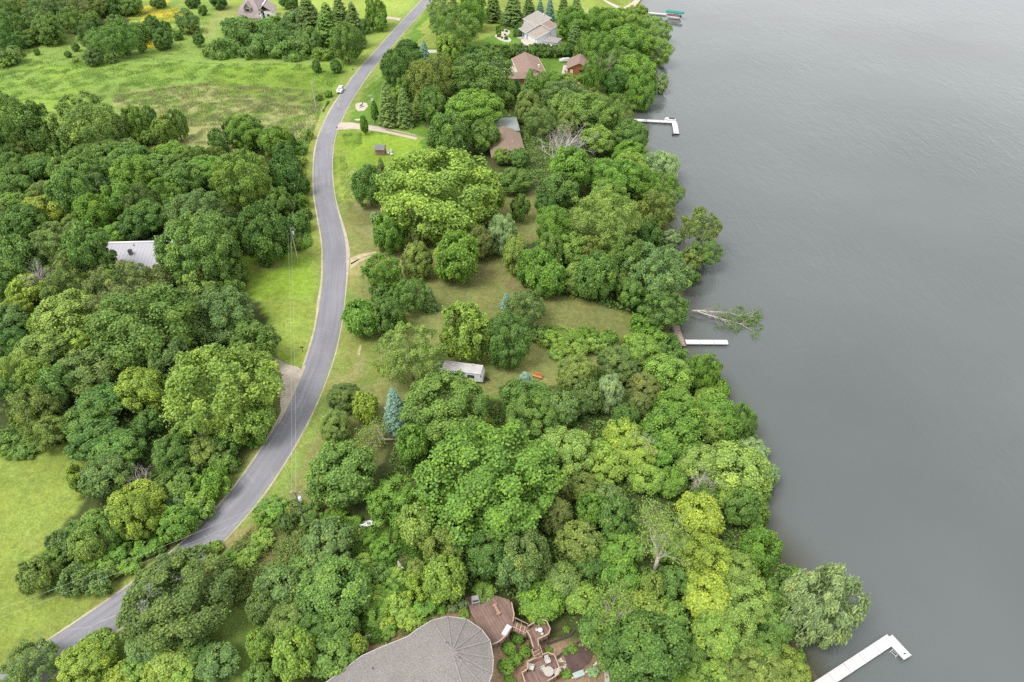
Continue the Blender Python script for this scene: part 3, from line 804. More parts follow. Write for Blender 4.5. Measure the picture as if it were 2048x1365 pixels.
RNG = random.Random(77)
TREES = []
def tree(px, py, w, h, sp, c, label=None, lift=0.0):
    zc = 5 + 3.0
    lo, hi = {'s': (1.1, 2.6), 'n': (1.0, 2.2), 'c': (1.8, 3.2), 'j': (.75, 1.4), 'u': (.4, .8), 'b': (.5, 1.1), 'r': (.75, 1.0), 'p': (.7, 1.5), 'a': (.6, 1.3), 'w': (.6, 1.3)}.get(sp, (.62, 1.25))
    for _ in range(5):
        p = P(px, py, zc)
        s = ppm(px, py, zc)
        dx, dy, dz = ray(px, py); dep = math.atan2(-dz, dy)
        r = w / 2 / s * 1.07
        hh = h / 2 / s
        q = hh * hh - (r * math.sin(dep)) ** 2
        rz = math.sqrt(q) / math.cos(dep) if q > 0 else 0
        rz = min(max(rz, lo * r), hi * r)
        g = float(gsample(gz, np.array([p.x]), np.array([p.y]))[0])
        g = max(g, 0.1)
        clear = {'m': .16 * r, 'a': .2 * r, 'w': .05 * r, 'p': .3 * r}.get(sp, 0.03 * r)
        if sp in ('s', 'n', 'c', 'j'): clear = .02
        clear += lift
        zc = g + clear + rz * (.93 if sp in 'mapw' else (.55 if sp == 'b' else (.35 if sp == 'u' else (.6 if sp == 'r' else .97))))
    cands = PROTO[sp]
    best = min(abs(math.log(r / q[0])) for q in cands)
    cands = [q for q in cands if abs(math.log(r / q[0])) < best + .3]
    Rr, Rz, me_ = cands[RNG.randrange(len(cands))]
    nm, kw, cat = KIND[sp]
    big = 'tall ' if rz * 2 + clear > 10.5 else ('small ' if r < 1.5 and sp not in 'brc' else ('large ' if r > 4.6 else ''))
    a, b = near_phrase(p.x, p.y)
    lab = label or f'{big}{COLN[c]} {kw} near {a}, towards {b}'
    t = thing(nm, lab, cat, (p.x, p.y, g), RNG.random() * 6.28, f'{cat}s near {a}')
    cr = link_mesh('crown', me_, t)
    sx = r / Rr; sz = rz / Rz
    cr.scale = (sx * RNG.uniform(.9, 1.12), sx * RNG.uniform(.9, 1.12), sz * RNG.uniform(.95, 1.08))
    cr.location = (0, 0, (zc - g) if sp not in 'sn' else .02)
    if sp in 'sn': cr.scale = (sx, sx, sz)
    base = PAL[c]; v = RNG.uniform(.9, 1.1); hu = RNG.uniform(-.06, .06)
    cr.color = (base[0] * v * (1 + hu), base[1] * v, base[2] * v * (1 - hu), 1)
    tk = link_mesh('trunk', TRUNKS[RNG.randrange(4)] if sp in 'mapw' else STEMS, t)
    ht = (zc - g) + rz * (.45 if sp in 'mapw' else .6)
    if sp in 'sn': ht = rz * 1.9
    if sp == 'c': ht = rz * 1.6
    if sp in 'bur': ht = max(.3, (zc - g) * .9)
    tk.scale = (max(ht * .9, r * .9), max(ht * .9, r * .9), ht)
    if sp in 'burcj': tk.scale = (ht * .6, ht * .6, ht)
    TREES.append((t, p.x, p.y, r, rz, zc, sp, c))
    return t

def grove(x0, y0, s, txt):
    for e in txt.replace('\n', ';').split(';'):
        e = e.split()
        if not e: continue
        x, y, w, h = (float(q) for q in e[:4])
        tree(x0 + x / s, y0 + y / s, w / s, h / s, e[4], e[5], None, float(e[6]) if len(e) > 6 else 0.0)
# ------------------------------------------------------------------ the trees and shrubs, one by one (crop origin, crop scale, then centre, width, height, kind, colour)
grove(0, 0, 3.9, '''60 60 210 170 a mg;200 40 210 160 a ol;330 60 210 180 a gg;60 190 200 200 a mg;150 240 160 180 b lg;270 170 180 170 a gg;380 230 230 220 j mg;60 330 170 150 a dg
190 320 150 140 b mg;280 300 150 130 b ol;560 150 200 160 a mg;480 60 210 150 a gd;640 60 210 150 a br;760 50 200 130 j ol;880 40 190 130 j dg;1010 40 190 150 j mg;720 150 130 110 j mg
90 450 180 160 b gg;50 490 110 100 b lg;5 480 110 130 b mg;730 450 150 110 j gd;850 320 270 230 a mg;960 290 250 250 a mg;710 290 160 200 a gd;1060 280 180 190 b mg;900 180 120 110 b gg
1190 215 160 150 j dg;1280 225 100 100 b mg;1265 310 170 150 j dg;1390 290 70 80 b mg;1460 160 170 150 a gg;1550 310 90 110 j dg;1585 95 70 90 b mg;1110 370 70 80 j mg;575 245 50 50 j mg
530 425 60 50 j mg;590 370 60 60 j mg;285 405 50 50 j mg;995 410 50 50 b mg;885 480 70 45 b gd;590 480 50 40 b lg;1230 20 110 70 j dg;1500 10 120 60 j dg;1700 5 150 60 j dg;1010 100 70 80 b mg;840 110 60 60 b mg
1480 235 130 90 b ol;450 330 60 50 b ol;100 950 340 430 p mg;290 1010 260 340 p mg;670 950 480 390 p ly;930 1010 180 210 a mg;1060 960 160 230 p lg;1165 930 120 160 p mg;1280 1020 170 200 p lg;1380 980 140 220 p mg
1090 1090 120 120 b lg;1170 1090 110 160 b lg;60 1100 230 210 p mg;180 1170 190 170 a ol;400 1060 190 200 a mg;560 1130 150 140 b mg;270 1200 120 120 b dg;480 1190 180 180 b mg;70 1240 200 180 a dg
310 1290 220 190 m mg;680 1220 270 210 m mg;830 1190 280 210 m mg;590 1290 230 190 m mg;780 1330 240 170 m mg;990 1150 160 140 m gg;1030 1230 270 230 m mg;1350 1220 280 200 m g;1530 1260 230 230 a mg
1140 1310 270 190 m g;930 1300 210 210 m mg;1440 1310 240 200 m mg;1810 1030 130 230 a gd;1710 1120 160 220 a mg;1930 1040 240 240 m mg;90 1330 190 150 m dg;420 1310 180 160 m mg;1670 1220 170 150 a ol''')
grove(0, 320, 3.7923, '''70 40 210 180 m mg;240 110 110 90 m y;130 110 190 170 m mg;320 60 220 180 m dg;480 80 210 190 m mg;610 120 250 230 m mg;720 220 210 210 a gd;540 270 280 340 m mg;700 410 240 260 m g
170 190 170 160 m mg;60 210 160 170 m mg;330 240 220 170 a ol;430 220 110 130 m lg;90 320 180 140 m lg;310 400 310 220 m y;170 480 310 290 m dg;40 410 140 160 m gg;60 600 180 140 m ol;210 580 160 120 m yg
420 600 300 270 a gg 5;660 640 260 300 a mg 6;800 740 130 170 a mg 5;560 720 230 210 a gg 4;860 860 200 130 m g 2;590 480 210 160 m ol;1000 120 300 280 m g;930 310 240 280 m g;1080 330 250 270 a gd;1230 80 210 210 m mg;1240 240 300 210 a g;1400 160 300 260 m mg
1560 90 300 240 m g;1120 430 260 240 m dg;1010 500 250 200 m dg;880 560 200 150 m g;1330 410 210 220 m mg;1510 390 370 310 m gg;1830 150 390 440 m lg;1500 690 510 530 m mg;1680 830 290 310 a mg;1940 540 230 430 m dg
1760 570 230 260 m dg;1630 500 200 220 m mg;140 770 330 370 m mg;560 830 330 260 a ly;480 970 260 270 a ol;960 990 600 360 a br;1220 930 260 250 a br;1500 970 250 280 a ly;1740 1000 190 230 b mg;1390 1060 140 210 a ol
210 990 250 230 a yg;120 1130 210 190 a yg;50 930 190 310 m dg;530 1180 440 340 m ly;330 1260 190 210 m lg;60 1240 260 260 m gg;1680 1180 510 340 m gg;1580 1320 250 210 a ly;1860 1320 250 210 p lg''')
tree(285, 655, 192, 172, 'm', 'mg')
grove(0, 660, 3.657, '''80 100 230 210 m dg;280 160 340 260 m ly;550 80 230 150 m yg;110 310 240 270 a ly;650 300 400 250 m gg;430 410 260 310 m mg;740 530 310 260 m dg;270 340 210 260 m lg;1060 440 330 340 m yg
1240 240 280 340 m gg;1620 390 720 640 p lg;1860 110 330 260 p mg;1800 650 400 350 p lg;250 590 310 340 m ol;60 440 190 210 a mg;100 790 260 230 b mg;350 750 270 260 a ol;640 660 330 260 m mg;700 790 330 260 m dg
860 870 330 280 m mg;1090 680 210 200 m dg;780 1060 330 330 m gg;590 1090 170 250 a yg;1250 910 260 270 m mg;1510 890 250 230 m ol;1660 840 210 260 b mg;1020 1270 360 260 m yg;1290 1130 300 230 b mg
1560 1140 240 280 b g;1460 1240 190 180 b lg;1290 1250 190 180 b gg;1650 980 190 190 b mg;80 880 160 110 b g;200 860 190 140 b mg;1330 740 160 90 b lg;1900 720 150 160 b mg;1870 820 120 110 b g;1430 1000 200 190 b mg''')
grove(0, 1000, 3.657, '''1010 110 340 360 m yg;1300 170 270 270 m g;1460 90 190 190 b lg;690 150 190 180 m lg;850 210 200 240 m mg;430 310 150 160 b gg;540 340 170 170 b gg;640 340 200 260 m ly;280 560 260 280 m ol
380 460 210 160 b mg;440 600 170 170 b gg;560 610 210 240 b gg;720 500 210 180 b lg;720 620 200 210 b gg;870 380 170 160 b g;1100 340 200 120 b g;850 530 110 90 b lg;960 490 140 90 b g;550 200 130 110 b mg;620 430 130 120 b mg
1310 715 700 480 m gd;1060 1060 310 220 m gg;640 1180 340 320 m yg;730 1080 260 260 m lg;990 1230 210 200 m lg;1230 1170 270 240 m ly;1160 1270 240 210 m yg;1340 1260 230 210 m lg;210 1210 370 230 a gg
120 1330 120 110 m lg;870 1310 210 140 m yg;1600 1190 270 270 m gg;1430 1120 220 160 m dg;1560 360 130 120 b lg;1680 430 140 120 b g;1950 130 190 170 b g;1730 560 130 150 b ol;1800 440 160 150 b lg''')
tree(679, 948, 143, 138, 'm', 'mg', 'round dark green tree standing beside the road above the transformer pole')
grove(500, 980, 3.545, '''540 390 360 310 m gg;600 720 450 440 m mg;200 710 340 310 m gg;390 600 260 240 m mg;250 940 310 290 m ol;430 1010 310 300 m dg;640 960 250 260 m mg;90 840 210 240 m gg;80 1110 190 250 m lg
300 1170 310 340 m lg;580 1190 330 300 m mg;755 1110 130 320 m yg;60 1340 220 150 m mg;760 780 160 250 m mg;1040 90 380 340 a g;1200 260 270 310 m ly;1380 420 290 400 m ol;1850 340 230 260 m gg;1650 450 310 340 m dg
1880 560 280 370 m gg;1200 700 210 220 b yg;1370 640 280 330 m lg;1360 850 70 60 b g;1440 840 75 75 b sg;1510 815 80 90 b sg;1515 880 80 50 b lg;1225 945 70 60 b lg;980 1010 110 80 b g;1650 730 150 120 b lg;150 140 200 160 b g;270 240 130 150 b gd
90 350 160 140 b lg;60 430 120 120 b lg;420 180 190 120 b mg;600 200 160 120 b g;730 240 130 120 b g;740 330 110 110 b lg;840 330 120 100 b g;950 420 180 160 b g;1000 330 140 130 b g;800 500 120 110 b lg
900 600 180 160 b mg;1050 630 160 140 b lg;980 720 170 140 b g;880 760 180 150 b lg;1050 820 200 150 b lg;900 880 190 140 b g;1120 920 160 120 b lg;960 950 140 110 b yg;1250 830 170 140 b g;1180 560 140 130 b ol;800 680 120 120 b g''')
grove(520, 640, 3.593, '''610 555 240 230 j gd;760 630 170 230 m yg;540 770 240 260 j ol;1100 910 250 310 m g;1330 640 570 500 m mg;1320 900 260 220 m dg;1080 250 510 470 a ly;1480 90 340 400 p lg;1770 150 345 390 m mg
1600 740 130 130 b yg;1560 900 160 140 m lg;1980 560 260 220 m mg;520 900 120 60 b lg''')
tree(790, 816, 54, 88, 's', 'bs', 'plump blue-grey spruce on the lawn between the juniper-like bushes and round trees')
tree(985, 968, 250, 225, 'm', 'g')
tree(905, 1000, 110, 100, 'm', 'lg')
grove(500, 320, 3.7923, '''1430 260 800 560 m lg;1790 250 270 360 m yg;900 200 240 370 m mg;820 230 60 120 s bs;1000 150 150 250 j br;1040 330 120 130 j br;1060 560 230 350 m g;1270 560 190 240 j br;1430 540 170 270 j ol
1270 770 240 300 j ol;1560 740 330 400 m g;1740 640 210 270 j br;1740 500 150 160 m gg;1890 560 200 310 w sg;1000 850 260 290 a g;960 450 80 100 b sg;1220 1030 240 250 a mg;1060 1180 250 310 m mg;850 1200 260 290 m g
1360 1050 130 210 s gd;270 130 210 290 m dg;390 190 110 160 m dg;230 320 210 210 m mg;380 330 130 140 b g;120 560 340 440 m dg;360 490 160 250 b mg;370 650 90 110 b lg;420 420 90 120 b mg;1000 1010 170 150 a mg;1130 1000 130 130 a g''')
grove(400, 0, 3.9, '''200 400 260 170 u mg;350 290 300 200 u mg;480 390 330 200 u mg;620 310 290 200 u mg;720 410 270 160 u mg;560 220 250 140 u g;300 210 250 130 u mg;430 230 200 120 u g;120 420 160 120 u mg
780 340 230 160 u mg;850 150 270 330 n gd;1000 200 240 330 n mg;1090 110 190 260 n gd;1200 200 190 330 n gd;740 180 210 160 j gg;870 320 160 190 j mg;940 270 150 170 n mg;1140 330 250 290 m mg;1370 90 160 240 a g;1270 220 120 160 b mg
1390 200 130 140 b g;690 10 140 70 j dg;910 525 70 90 j dg;1060 520 80 100 j dg;960 430 150 110 b lg;1530 530 240 280 m dg;1620 390 170 140 m dg;1670 480 180 170 m dg;1750 420 110 190 s bs;1650 580 80 200 s bs;1460 810 180 340 s gg
1590 840 170 290 s gg;1600 690 130 200 m mg;1700 840 120 200 n ol;1740 640 230 310 m ol;1540 750 120 130 m lg;1820 820 200 260 m mg;350 1050 260 260 m g;590 1110 250 230 m g;690 1120 120 180 m dg;770 1170 120 120 b g;760 1260 140 80 b yg
840 1060 90 90 b lg;1410 1290 75 120 s gd;660 1230 160 200 m dg;720 1330 150 200 m dg;1240 300 80 140 b mg;930 770 60 50 b g;1000 740 60 60 b g''')
tree(728, 250, 15, 40, 'c', 'g', 'dark green columnar evergreen standing in the bend of the sandy drive')
tree(749, 224, 15, 42, 'c', 'g', 'dark green columnar evergreen on the lawn against the tall spruces')
grove(860, 0, 3.9, '''120 110 260 290 a gg;190 220 330 280 a mg;340 90 220 260 m g;150 390 190 250 m lg;490 60 170 210 n gd;650 80 220 210 n gg;770 60 130 180 n gd;860 70 80 140 s bs;935 70 85 170 s bs;1040 70 120 200 n gd;1140 70 130 190 n gg
700 240 80 90 r dg;685 265 75 60 r dg;1120 190 240 220 m g;1130 260 120 200 n gg;1330 190 270 220 m g;1500 180 270 220 m lg;1720 230 310 200 w lg;1330 380 270 230 m g;1560 340 320 250 m g;1730 390 300 220 w lg
1480 490 250 230 m mg;1600 560 320 260 m g;1280 560 180 280 a g;1640 720 210 270 w g;1790 650 130 150 w sg;1440 640 190 200 m dg;1230 330 180 150 m mg;400 600 520 330 m mg;90 610 300 330 m ol;570 720 190 230 m mg;780 660 140 240 s mg
680 690 90 140 s dg;930 650 230 160 m g;1060 640 180 110 m lg;1030 750 330 180 m gg;1060 810 280 200 m ly;760 840 240 250 j ol;350 860 430 310 m g;430 1060 220 250 m mg;140 1060 300 330 m mg;1230 880 400 290 m mg;1430 900 300 310 a mg
870 940 260 220 a gg;1060 980 170 210 j ol;560 1220 160 120 m lg;705 1235 140 140 m mg;1310 1090 290 210 m lg;1560 1080 270 260 m mg;1560 1210 260 200 m g;1570 1300 280 190 m lg;1800 1290 260 200 w sg;1270 770 120 130 j ol
640 590 30 0 b g;677 597 40 42 b lg;540 570 70 60 b br;1190 620 90 70 b g;1620 100 160 110 m lg;1400 130 180 120 m g;1240 200 120 110 m mg''')
for i in range(15):                                    # the long hedge between the two gardens
    tree(930 + i * 16, 104.5 + (i % 3) * 1.2 - i * .1, 27 + (i * 7) % 5, 29, 'b', ('mg', 'dg', 'mg', 'gd')[i % 4], None)
    TREES[-1][0]['label'] = 'leafy shrub in the long hedge between the white house and the ranch house'
    TREES[-1][0]['group'] = 'shrubs of the long garden hedge'
    TREES[-1][0].name = 'hedge_shrub'
grove(980, 320, 3.593, '''170 150 220 170 m mg;220 350 140 250 a mg;100 540 220 300 w sg;180 690 190 320 j ly;470 470 270 280 m g;560 70 310 310 m g;490 220 260 230 m mg;830 430 440 420 a ly;880 120 330 260 m g;860 230 260 170 m lg
1060 150 290 240 m g;1180 380 260 300 a ol;1250 220 270 260 a g;1220 60 270 230 w sg;590 640 240 220 m lg;430 650 210 240 m mg;320 780 230 310 m g;400 840 240 310 m g;600 850 170 270 j ly;750 830 290 340 m mg;980 710 240 290 m mg
930 890 170 160 a ol;1010 950 210 210 m mg;1220 790 430 370 p gg;1240 1070 340 270 a mg;1130 560 200 210 m dg;400 310 160 150 m dg;340 1260 140 120 b mg;850 1290 130 130 b g;1050 1330 210 140 b lg;1150 1290 200 170 b g;1200 1350 170 110 b mg
1080 1180 140 170 b g;700 650 170 200 a ol;1310 560 170 130 a sg''')
tree(1050, 618, 78, 78, 'a', 'gg')
tree(1013, 602, 26, 34, 's', 'bs')
tree(1050, 763, 42, 38, 's', 'bs', 'small pale blue spruce poking up beside the orange bench')
grove(1020, 640, 3.593, '''320 150 170 150 b lg;470 190 210 170 b lg;560 110 160 130 b g;410 230 120 110 b lg;340 245 110 65 b lg;610 190 140 130 b lg;700 140 120 130 b mg;480 380 290 280 j ol;770 320 300 260 j gd;950 220 250 200 m lg
1130 400 330 300 m lg;1220 300 160 160 b mg;1390 390 240 330 w g;1510 510 120 190 m g;1650 740 220 300 w mg;1150 175 150 130 b dg;960 490 240 230 j br;560 570 240 260 m gd;710 530 210 270 j sg;820 700 210 210 m dg;930 620 160 190 j br
1180 640 350 240 m g;1180 790 420 290 m g;1440 570 210 160 m lg;1480 660 250 210 m g;1440 770 230 230 m lg;1560 770 210 230 m g;160 690 380 330 m mg;70 560 260 260 m mg;390 650 210 240 m gg;400 940 420 330 m ly;800 840 250 240 m yg
880 960 300 250 m yg;690 1050 260 210 m yg;960 1130 260 240 m lg;950 850 190 170 m mg;1060 970 210 210 m g;1330 1000 300 250 m ly;1620 1080 430 370 m ly;1650 1270 300 200 m lg;1860 1110 140 240 w sg;1730 930 210 170 w sg;1160 1170 230 200 m g
370 1230 170 240 j br;530 1210 190 210 m ol;700 1300 260 190 m gg;1700 860 150 130 w gg;1400 1240 190 190 m mg;1780 1260 150 160 m mg;650 950 190 180 m lg''')
grove(1000, 980, 3.545, '''400 180 220 260 j br;650 160 220 310 m g;800 200 250 340 m mg;840 410 290 240 m g;570 360 290 290 m ol;150 460 380 400 m gg;1430 180 310 310 m yg;1460 480 360 330 m yg;1660 570 310 310 m ly;1770 760 360 330 m ly
1470 740 330 290 m yg;1640 960 330 300 m ly;1530 1010 330 270 m lg;1830 430 280 340 m g;1710 130 230 280 m mg;860 630 280 240 m g;1070 690 180 250 m ly;1220 660 240 250 m mg;1000 900 340 230 m ly;1170 910 280 230 m lg;570 770 230 210 m lg
300 800 280 230 m g;430 650 240 240 m gg;720 990 300 300 m mg;1040 1150 560 420 m dg;800 1180 230 230 m mg;1340 1130 210 210 m mg;1720 1240 310 230 w ol;1900 1120 190 210 m mg;1180 420 220 200 m g;470 990 50 50 b g;345 1135 50 50 b g;515 1125 75 60 b g
465 1150 50 50 b mg;470 1310 70 60 b g;660 1290 80 60 b sg;720 1080 180 200 a mg;1590 1290 200 150 b lg;1400 1260 160 130 b lg;1880 940 120 160 m dg;640 500 220 200 m dg;960 1060 260 200 m lg''')
grove(1480, 980, 3.546, '''560 790 500 620 w sg;330 720 280 340 m mg;300 950 230 240 m mg;130 1240 330 260 w ol;340 1250 280 220 w ly;410 1190 110 130 b g;230 1130 160 160 b mg;100 170 180 230 m mg;440 1350 110 120 b mg;60 1330 250 160 w ol''')
for (x, y, w) in ((1034, 1275, 28), (1017, 1298, 27), (1051, 1304, 25), (1030, 1320, 25), (1011, 1334, 29), (1018, 1362, 22)):
    tree(x, y, w, w * .98, 'r', 'g', 'clipped round bright green shrub in the bed between the shingle roof and the decks')
    TREES[-1][0]['group'] = 'ball shrubs beside the decks'

# ------------------------------------------------------------------ undergrowth and tall grass (nobody could count it)
def leaf_field(name, px, n, hmax, ln, wd, c, label, seed, upright=0.0, clump=2.0, tl=0.0):
    rng = np.random.default_rng(seed)
    pw = poly_w(px)
    lo, hi = pw.min(0), pw.max(0)
    pts = []
    while sum(len(q) for q in pts) < n:
        q = lo + (hi - lo) * rng.random((n * 2, 2))
        q = q[in_poly(q[:, 0], q[:, 1], pw)]
        q = q[(gsample(rd, q[:, 0], q[:, 1]) > 5.2) & (gsample(gz, q[:, 0], q[:, 1]) > .3)]
        nn = value_noise(q[:, 0] + seed * 17, q[:, 1], clump, seed + 3)
        q = q[nn > rng.random(len(q)) * .75]
        pts.append(q)
    q = np.concatenate(pts)[:n]
    nn = value_noise(q[:, 0] + seed * 17, q[:, 1], clump, seed + 3)
    z = gsample(gz, q[:, 0], q[:, 1])
    hh = hmax * np.clip(nn * 1.5 - .25, .08, 1) * np.sqrt(rng.random(n))
    if upright:
        L = np.maximum(hh, .15)
        a = rng.random(n) * 6.28
        t = np.stack([np.cos(a) * .35, np.sin(a) * .35, np.ones(n)], 1)
        b = np.stack([-np.sin(a), np.cos(a), np.zeros(n)], 1)
        c0 = np.stack([q[:, 0], q[:, 1], z - .02], 1)
        V = np.stack([c0 - b * wd / 2, c0 + b * wd / 2, c0 + t * L[:, None] + b * wd * .3, c0 + t * L[:, None] - b * wd * .3], 1)
    else:
        C = np.stack([q[:, 0], q[:, 1], z + hh], 1)
        V = leaf_quads(rng, C, unit(np.array((0, 0, .9)) + rng.normal(size=(n, 3)) * .5), ln * rng.uniform(.7, 1.3, n), wd * rng.uniform(.7, 1.3, n))
    T = np.clip(.3 + .4 * value_noise(q[:, 0], q[:, 1], 4.5, seed + 9) + rng.normal(size=n) * .16 + tl, 0, 1)
    o = link_mesh(name, quads_mesh(name, V, LEAF, T))
    o.color = tuple(PAL[c] if isinstance(c, str) else c) + (1,)
    tag(o, label, 'plants', None, 'stuff')
leaf_field('undergrowth', [(690, 1040), (800, 1060), (890, 1090), (900, 1200), (880, 1240), (790, 1290), (740, 1290), (690, 1180)], 26000, 1.3, .32, .22, (0.10, 0.195, 0.028), 'bright green undergrowth filling the slope above the rounded shingle roof', 21)
leaf_field('undergrowth', [(460, 1100), (540, 1010), (600, 1000), (700, 1070), (700, 1130), (560, 1170), (460, 1220), (400, 1200)], 16000, 1.2, .34, .2, (0.19, 0.255, 0.065), 'mixed green and straw undergrowth on the bank below the road', 22)
leaf_field('undergrowth', [(-300, 300), (430, 320), (600, 350), (605, 490), (470, 520), (480, 600), (555, 690), (560, 790), (480, 920), (400, 1060), (130, 1185), (110, 1140), (235, 960), (215, 900), (100, 890), (-100, 900), (-300, 900)], 42000, 1.5, .5, .36, 'dg', 'dark low undergrowth on the floor of the roadside wood', 23)
leaf_field('undergrowth', [(800, 860), (1000, 800), (1120, 770), (1200, 740), (1345, 700), (1500, 950), (1560, 1120), (1600, 1250), (1500, 1365), (1240, 1365), (1180, 1240), (1000, 1180), (900, 1180), (800, 1050), (760, 980)], 40000, 1.4, .42, .3, 'mg', 'deep green undergrowth beneath the trees on the lake bank', 24)
leaf_field('undergrowth', [(1000, 200), (1270, 200), (1260, 250), (1340, 420), (1360, 600), (1270, 610), (1100, 600), (1020, 520), (1080, 470), (1100, 380), (1020, 370), (1040, 300)], 26000, 1.4, .5, .36, 'mg', 'deep green undergrowth beneath the lakeside trees by the clearing', 25)
leaf_field('undergrowth', [(1270, 610), (1350, 650), (1380, 720), (1340, 720), (1300, 690), (1260, 640)], 6000, 1.2, .4, .28, 'g', 'green brush along the bank beside the straight white dock', 26)
leaf_field('undergrowth', [(1060, 675), (1090, 652), (1150, 660), (1210, 670), (1235, 690), (1200, 705), (1130, 715), (1090, 705)], 7000, .9, .3, .22, 'lg', 'bright green weeds around the shrub patch on the clearing', 27)
leaf_field('tall_grass', [(0, 130), (250, 110), (420, 125), (640, 130), (690, 130), (645, 215), (620, 290), (480, 260), (380, 240), (240, 200), (60, 200), (-150, 230)], 60000, .75, .3, .16, (0.21, 0.33, 0.075), 'tall uncut grass covering the open meadow', 28, 1.0, 3.0)
leaf_field('tall_grass', [(220, 190), (420, 165), (650, 180), (620, 310), (560, 300), (380, 320), (250, 250)], 36000, 1.0, .3, .14, (0.30, 0.32, 0.14), 'straw coloured marsh grass between the meadow and the wood', 29, 1.0, 2.5)
leaf_field('tall_grass', [(0, 30), (280, 0), (420, 40), (410, 110), (250, 110), (0, 140)], 26000, .7, .3, .16, (0.25, 0.33, 0.085), 'tall pale grass around the scattered meadow shrubs', 30, 1.0, 3.0)
leaf_field('wildflowers', [(270, 10), (330, 8), (372, 18), (360, 48), (300, 44), (272, 32)], 3000, .8, .34, .3, (0.5, 0.40, 0.02), 'patch of yellow wildflowers in the meadow', 31, 0, 3.0, .2)
leaf_field('wildflowers', [(278, 84), (305, 84), (310, 95), (284, 97)], 500, .7, .34, .3, (0.5, 0.40, 0.02), 'small streak of yellow wildflowers by the dark meadow bushes', 32, 0, 3.0, .2)
leaf_field('roadside_weeds', [(560, 300), (632, 275), (616, 340), (622, 420), (640, 480), (612, 500), (600, 400), (585, 330)], 9000, .8, .36, .24, 'g', 'leafy weeds along the road verge beside the wood', 33)
leaf_field('roadside_weeds', [(690, 190), (705, 140), (730, 120), (800, 60), (800, 48), (700, 150), (660, 215), (640, 260), (630, 258), (655, 205)], 5000, .6, .36, .2, (0.15, 0.24, 0.04), 'ragged grass along the verge by the parked car', 34)
leaf_field('roadside_weeds', [(684, 270), (722, 264), (724, 288), (705, 300), (690, 290)], 1500, .4, .3, .16, 'lg', 'patch of rank weeds on the lawn near the sandy drive', 35)
leaf_field('roadside_weeds', [(668, 320), (690, 310), (712, 400), (700, 420), (688, 400)], 1500, .35, .3, .16, 'lg', 'rough grass in the ditch below the small shed', 36)
# ------------------------------------------------------------------ buildings
def shingle(name, rgb, sx=1.0):
    m = mat(name, rgb, .92, .10, .5, fine=.22, fscale=6.5, bump=.35, spec=.15)
    return m
BROWN_ROOF = shingle('brown_shingle', (.215, .150, .125))
TAUPE_ROOF = shingle('taupe_shingle', (.255, .232, .210))
ROUND_ROOF = mat('weathered_shake', (.195, .180, .170), .95, .08, .35, fine=.42, fscale=7.5, bump=.9, spec=.1)
MAUVE_ROOF = shingle('mauve_shingle', (.27, .225, .22))
GREY_ROOF = shingle('grey_shingle', (.17, .165, .175))
FLAT_ROOF = mat('flat_roof_grey', (.22, .245, .235), .9, .1, .5, fine=.08)
CEDAR = mat('red_cedar', (.34, .115, .05), .8, .12, 1.2, fine=.1, fscale=14)
BROWN_WALL = mat('brown_siding', (.26, .155, .11), .85, .1, 1.5, fine=.1)
CREAM = mat('cream_trim', (.66, .58, .46), .8, .05)
METAL_ROOF = mat('pale_metal_roof', (.34, .335, .365), .5, .04, .3, fine=.02)
CHIM = mat('flue', (.16, .15, .15), .7, .1)

def lid(root, name, pts, m, t=.18):
    return MB().slab(pts, t).build(name, m, root)

def wall_quad(root, name, a, b, z0, za, zb, m, th=.16):
    """an upright wall from a to b, top may slope"""
    mb = MB(); a, b = Vector(a), Vector(b); d = (b - a).normalized(); n = Vector((-d.y, d.x)) * th
    P4 = [(a.x, a.y), (b.x, b.y), (b.x + n.x, b.y + n.y), (a.x + n.x, a.y + n.y)]
    mb.prism(P4, z0, [za, zb, zb, za])
    return mb.build(name, m, root)

def opening(root, name, c, w, h, rz, m=None, frame=WHITE, d=.1):
    """window: frame and pane standing proud of a wall at c, facing -y when rz is 0"""
    f = MB()
    t = .09
    for (dx, dz, ww, hh) in ((0, h / 2, w + 2 * t, t), (0, -h / 2, w + 2 * t, t), (-w / 2 - t / 2, 0, t, h - t), (w / 2 + t / 2, 0, t, h - t)):
        f.box((dx, 0, dz), (ww, d, hh))
    fo = f.build(name, frame, root); fo.location = c; fo.rotation_euler = (0, 0, rz)
    pane = MB().box((0, .02, 0), (w, d * .5, h - t)).build('pane', m or GLASS, fo)
    return fo

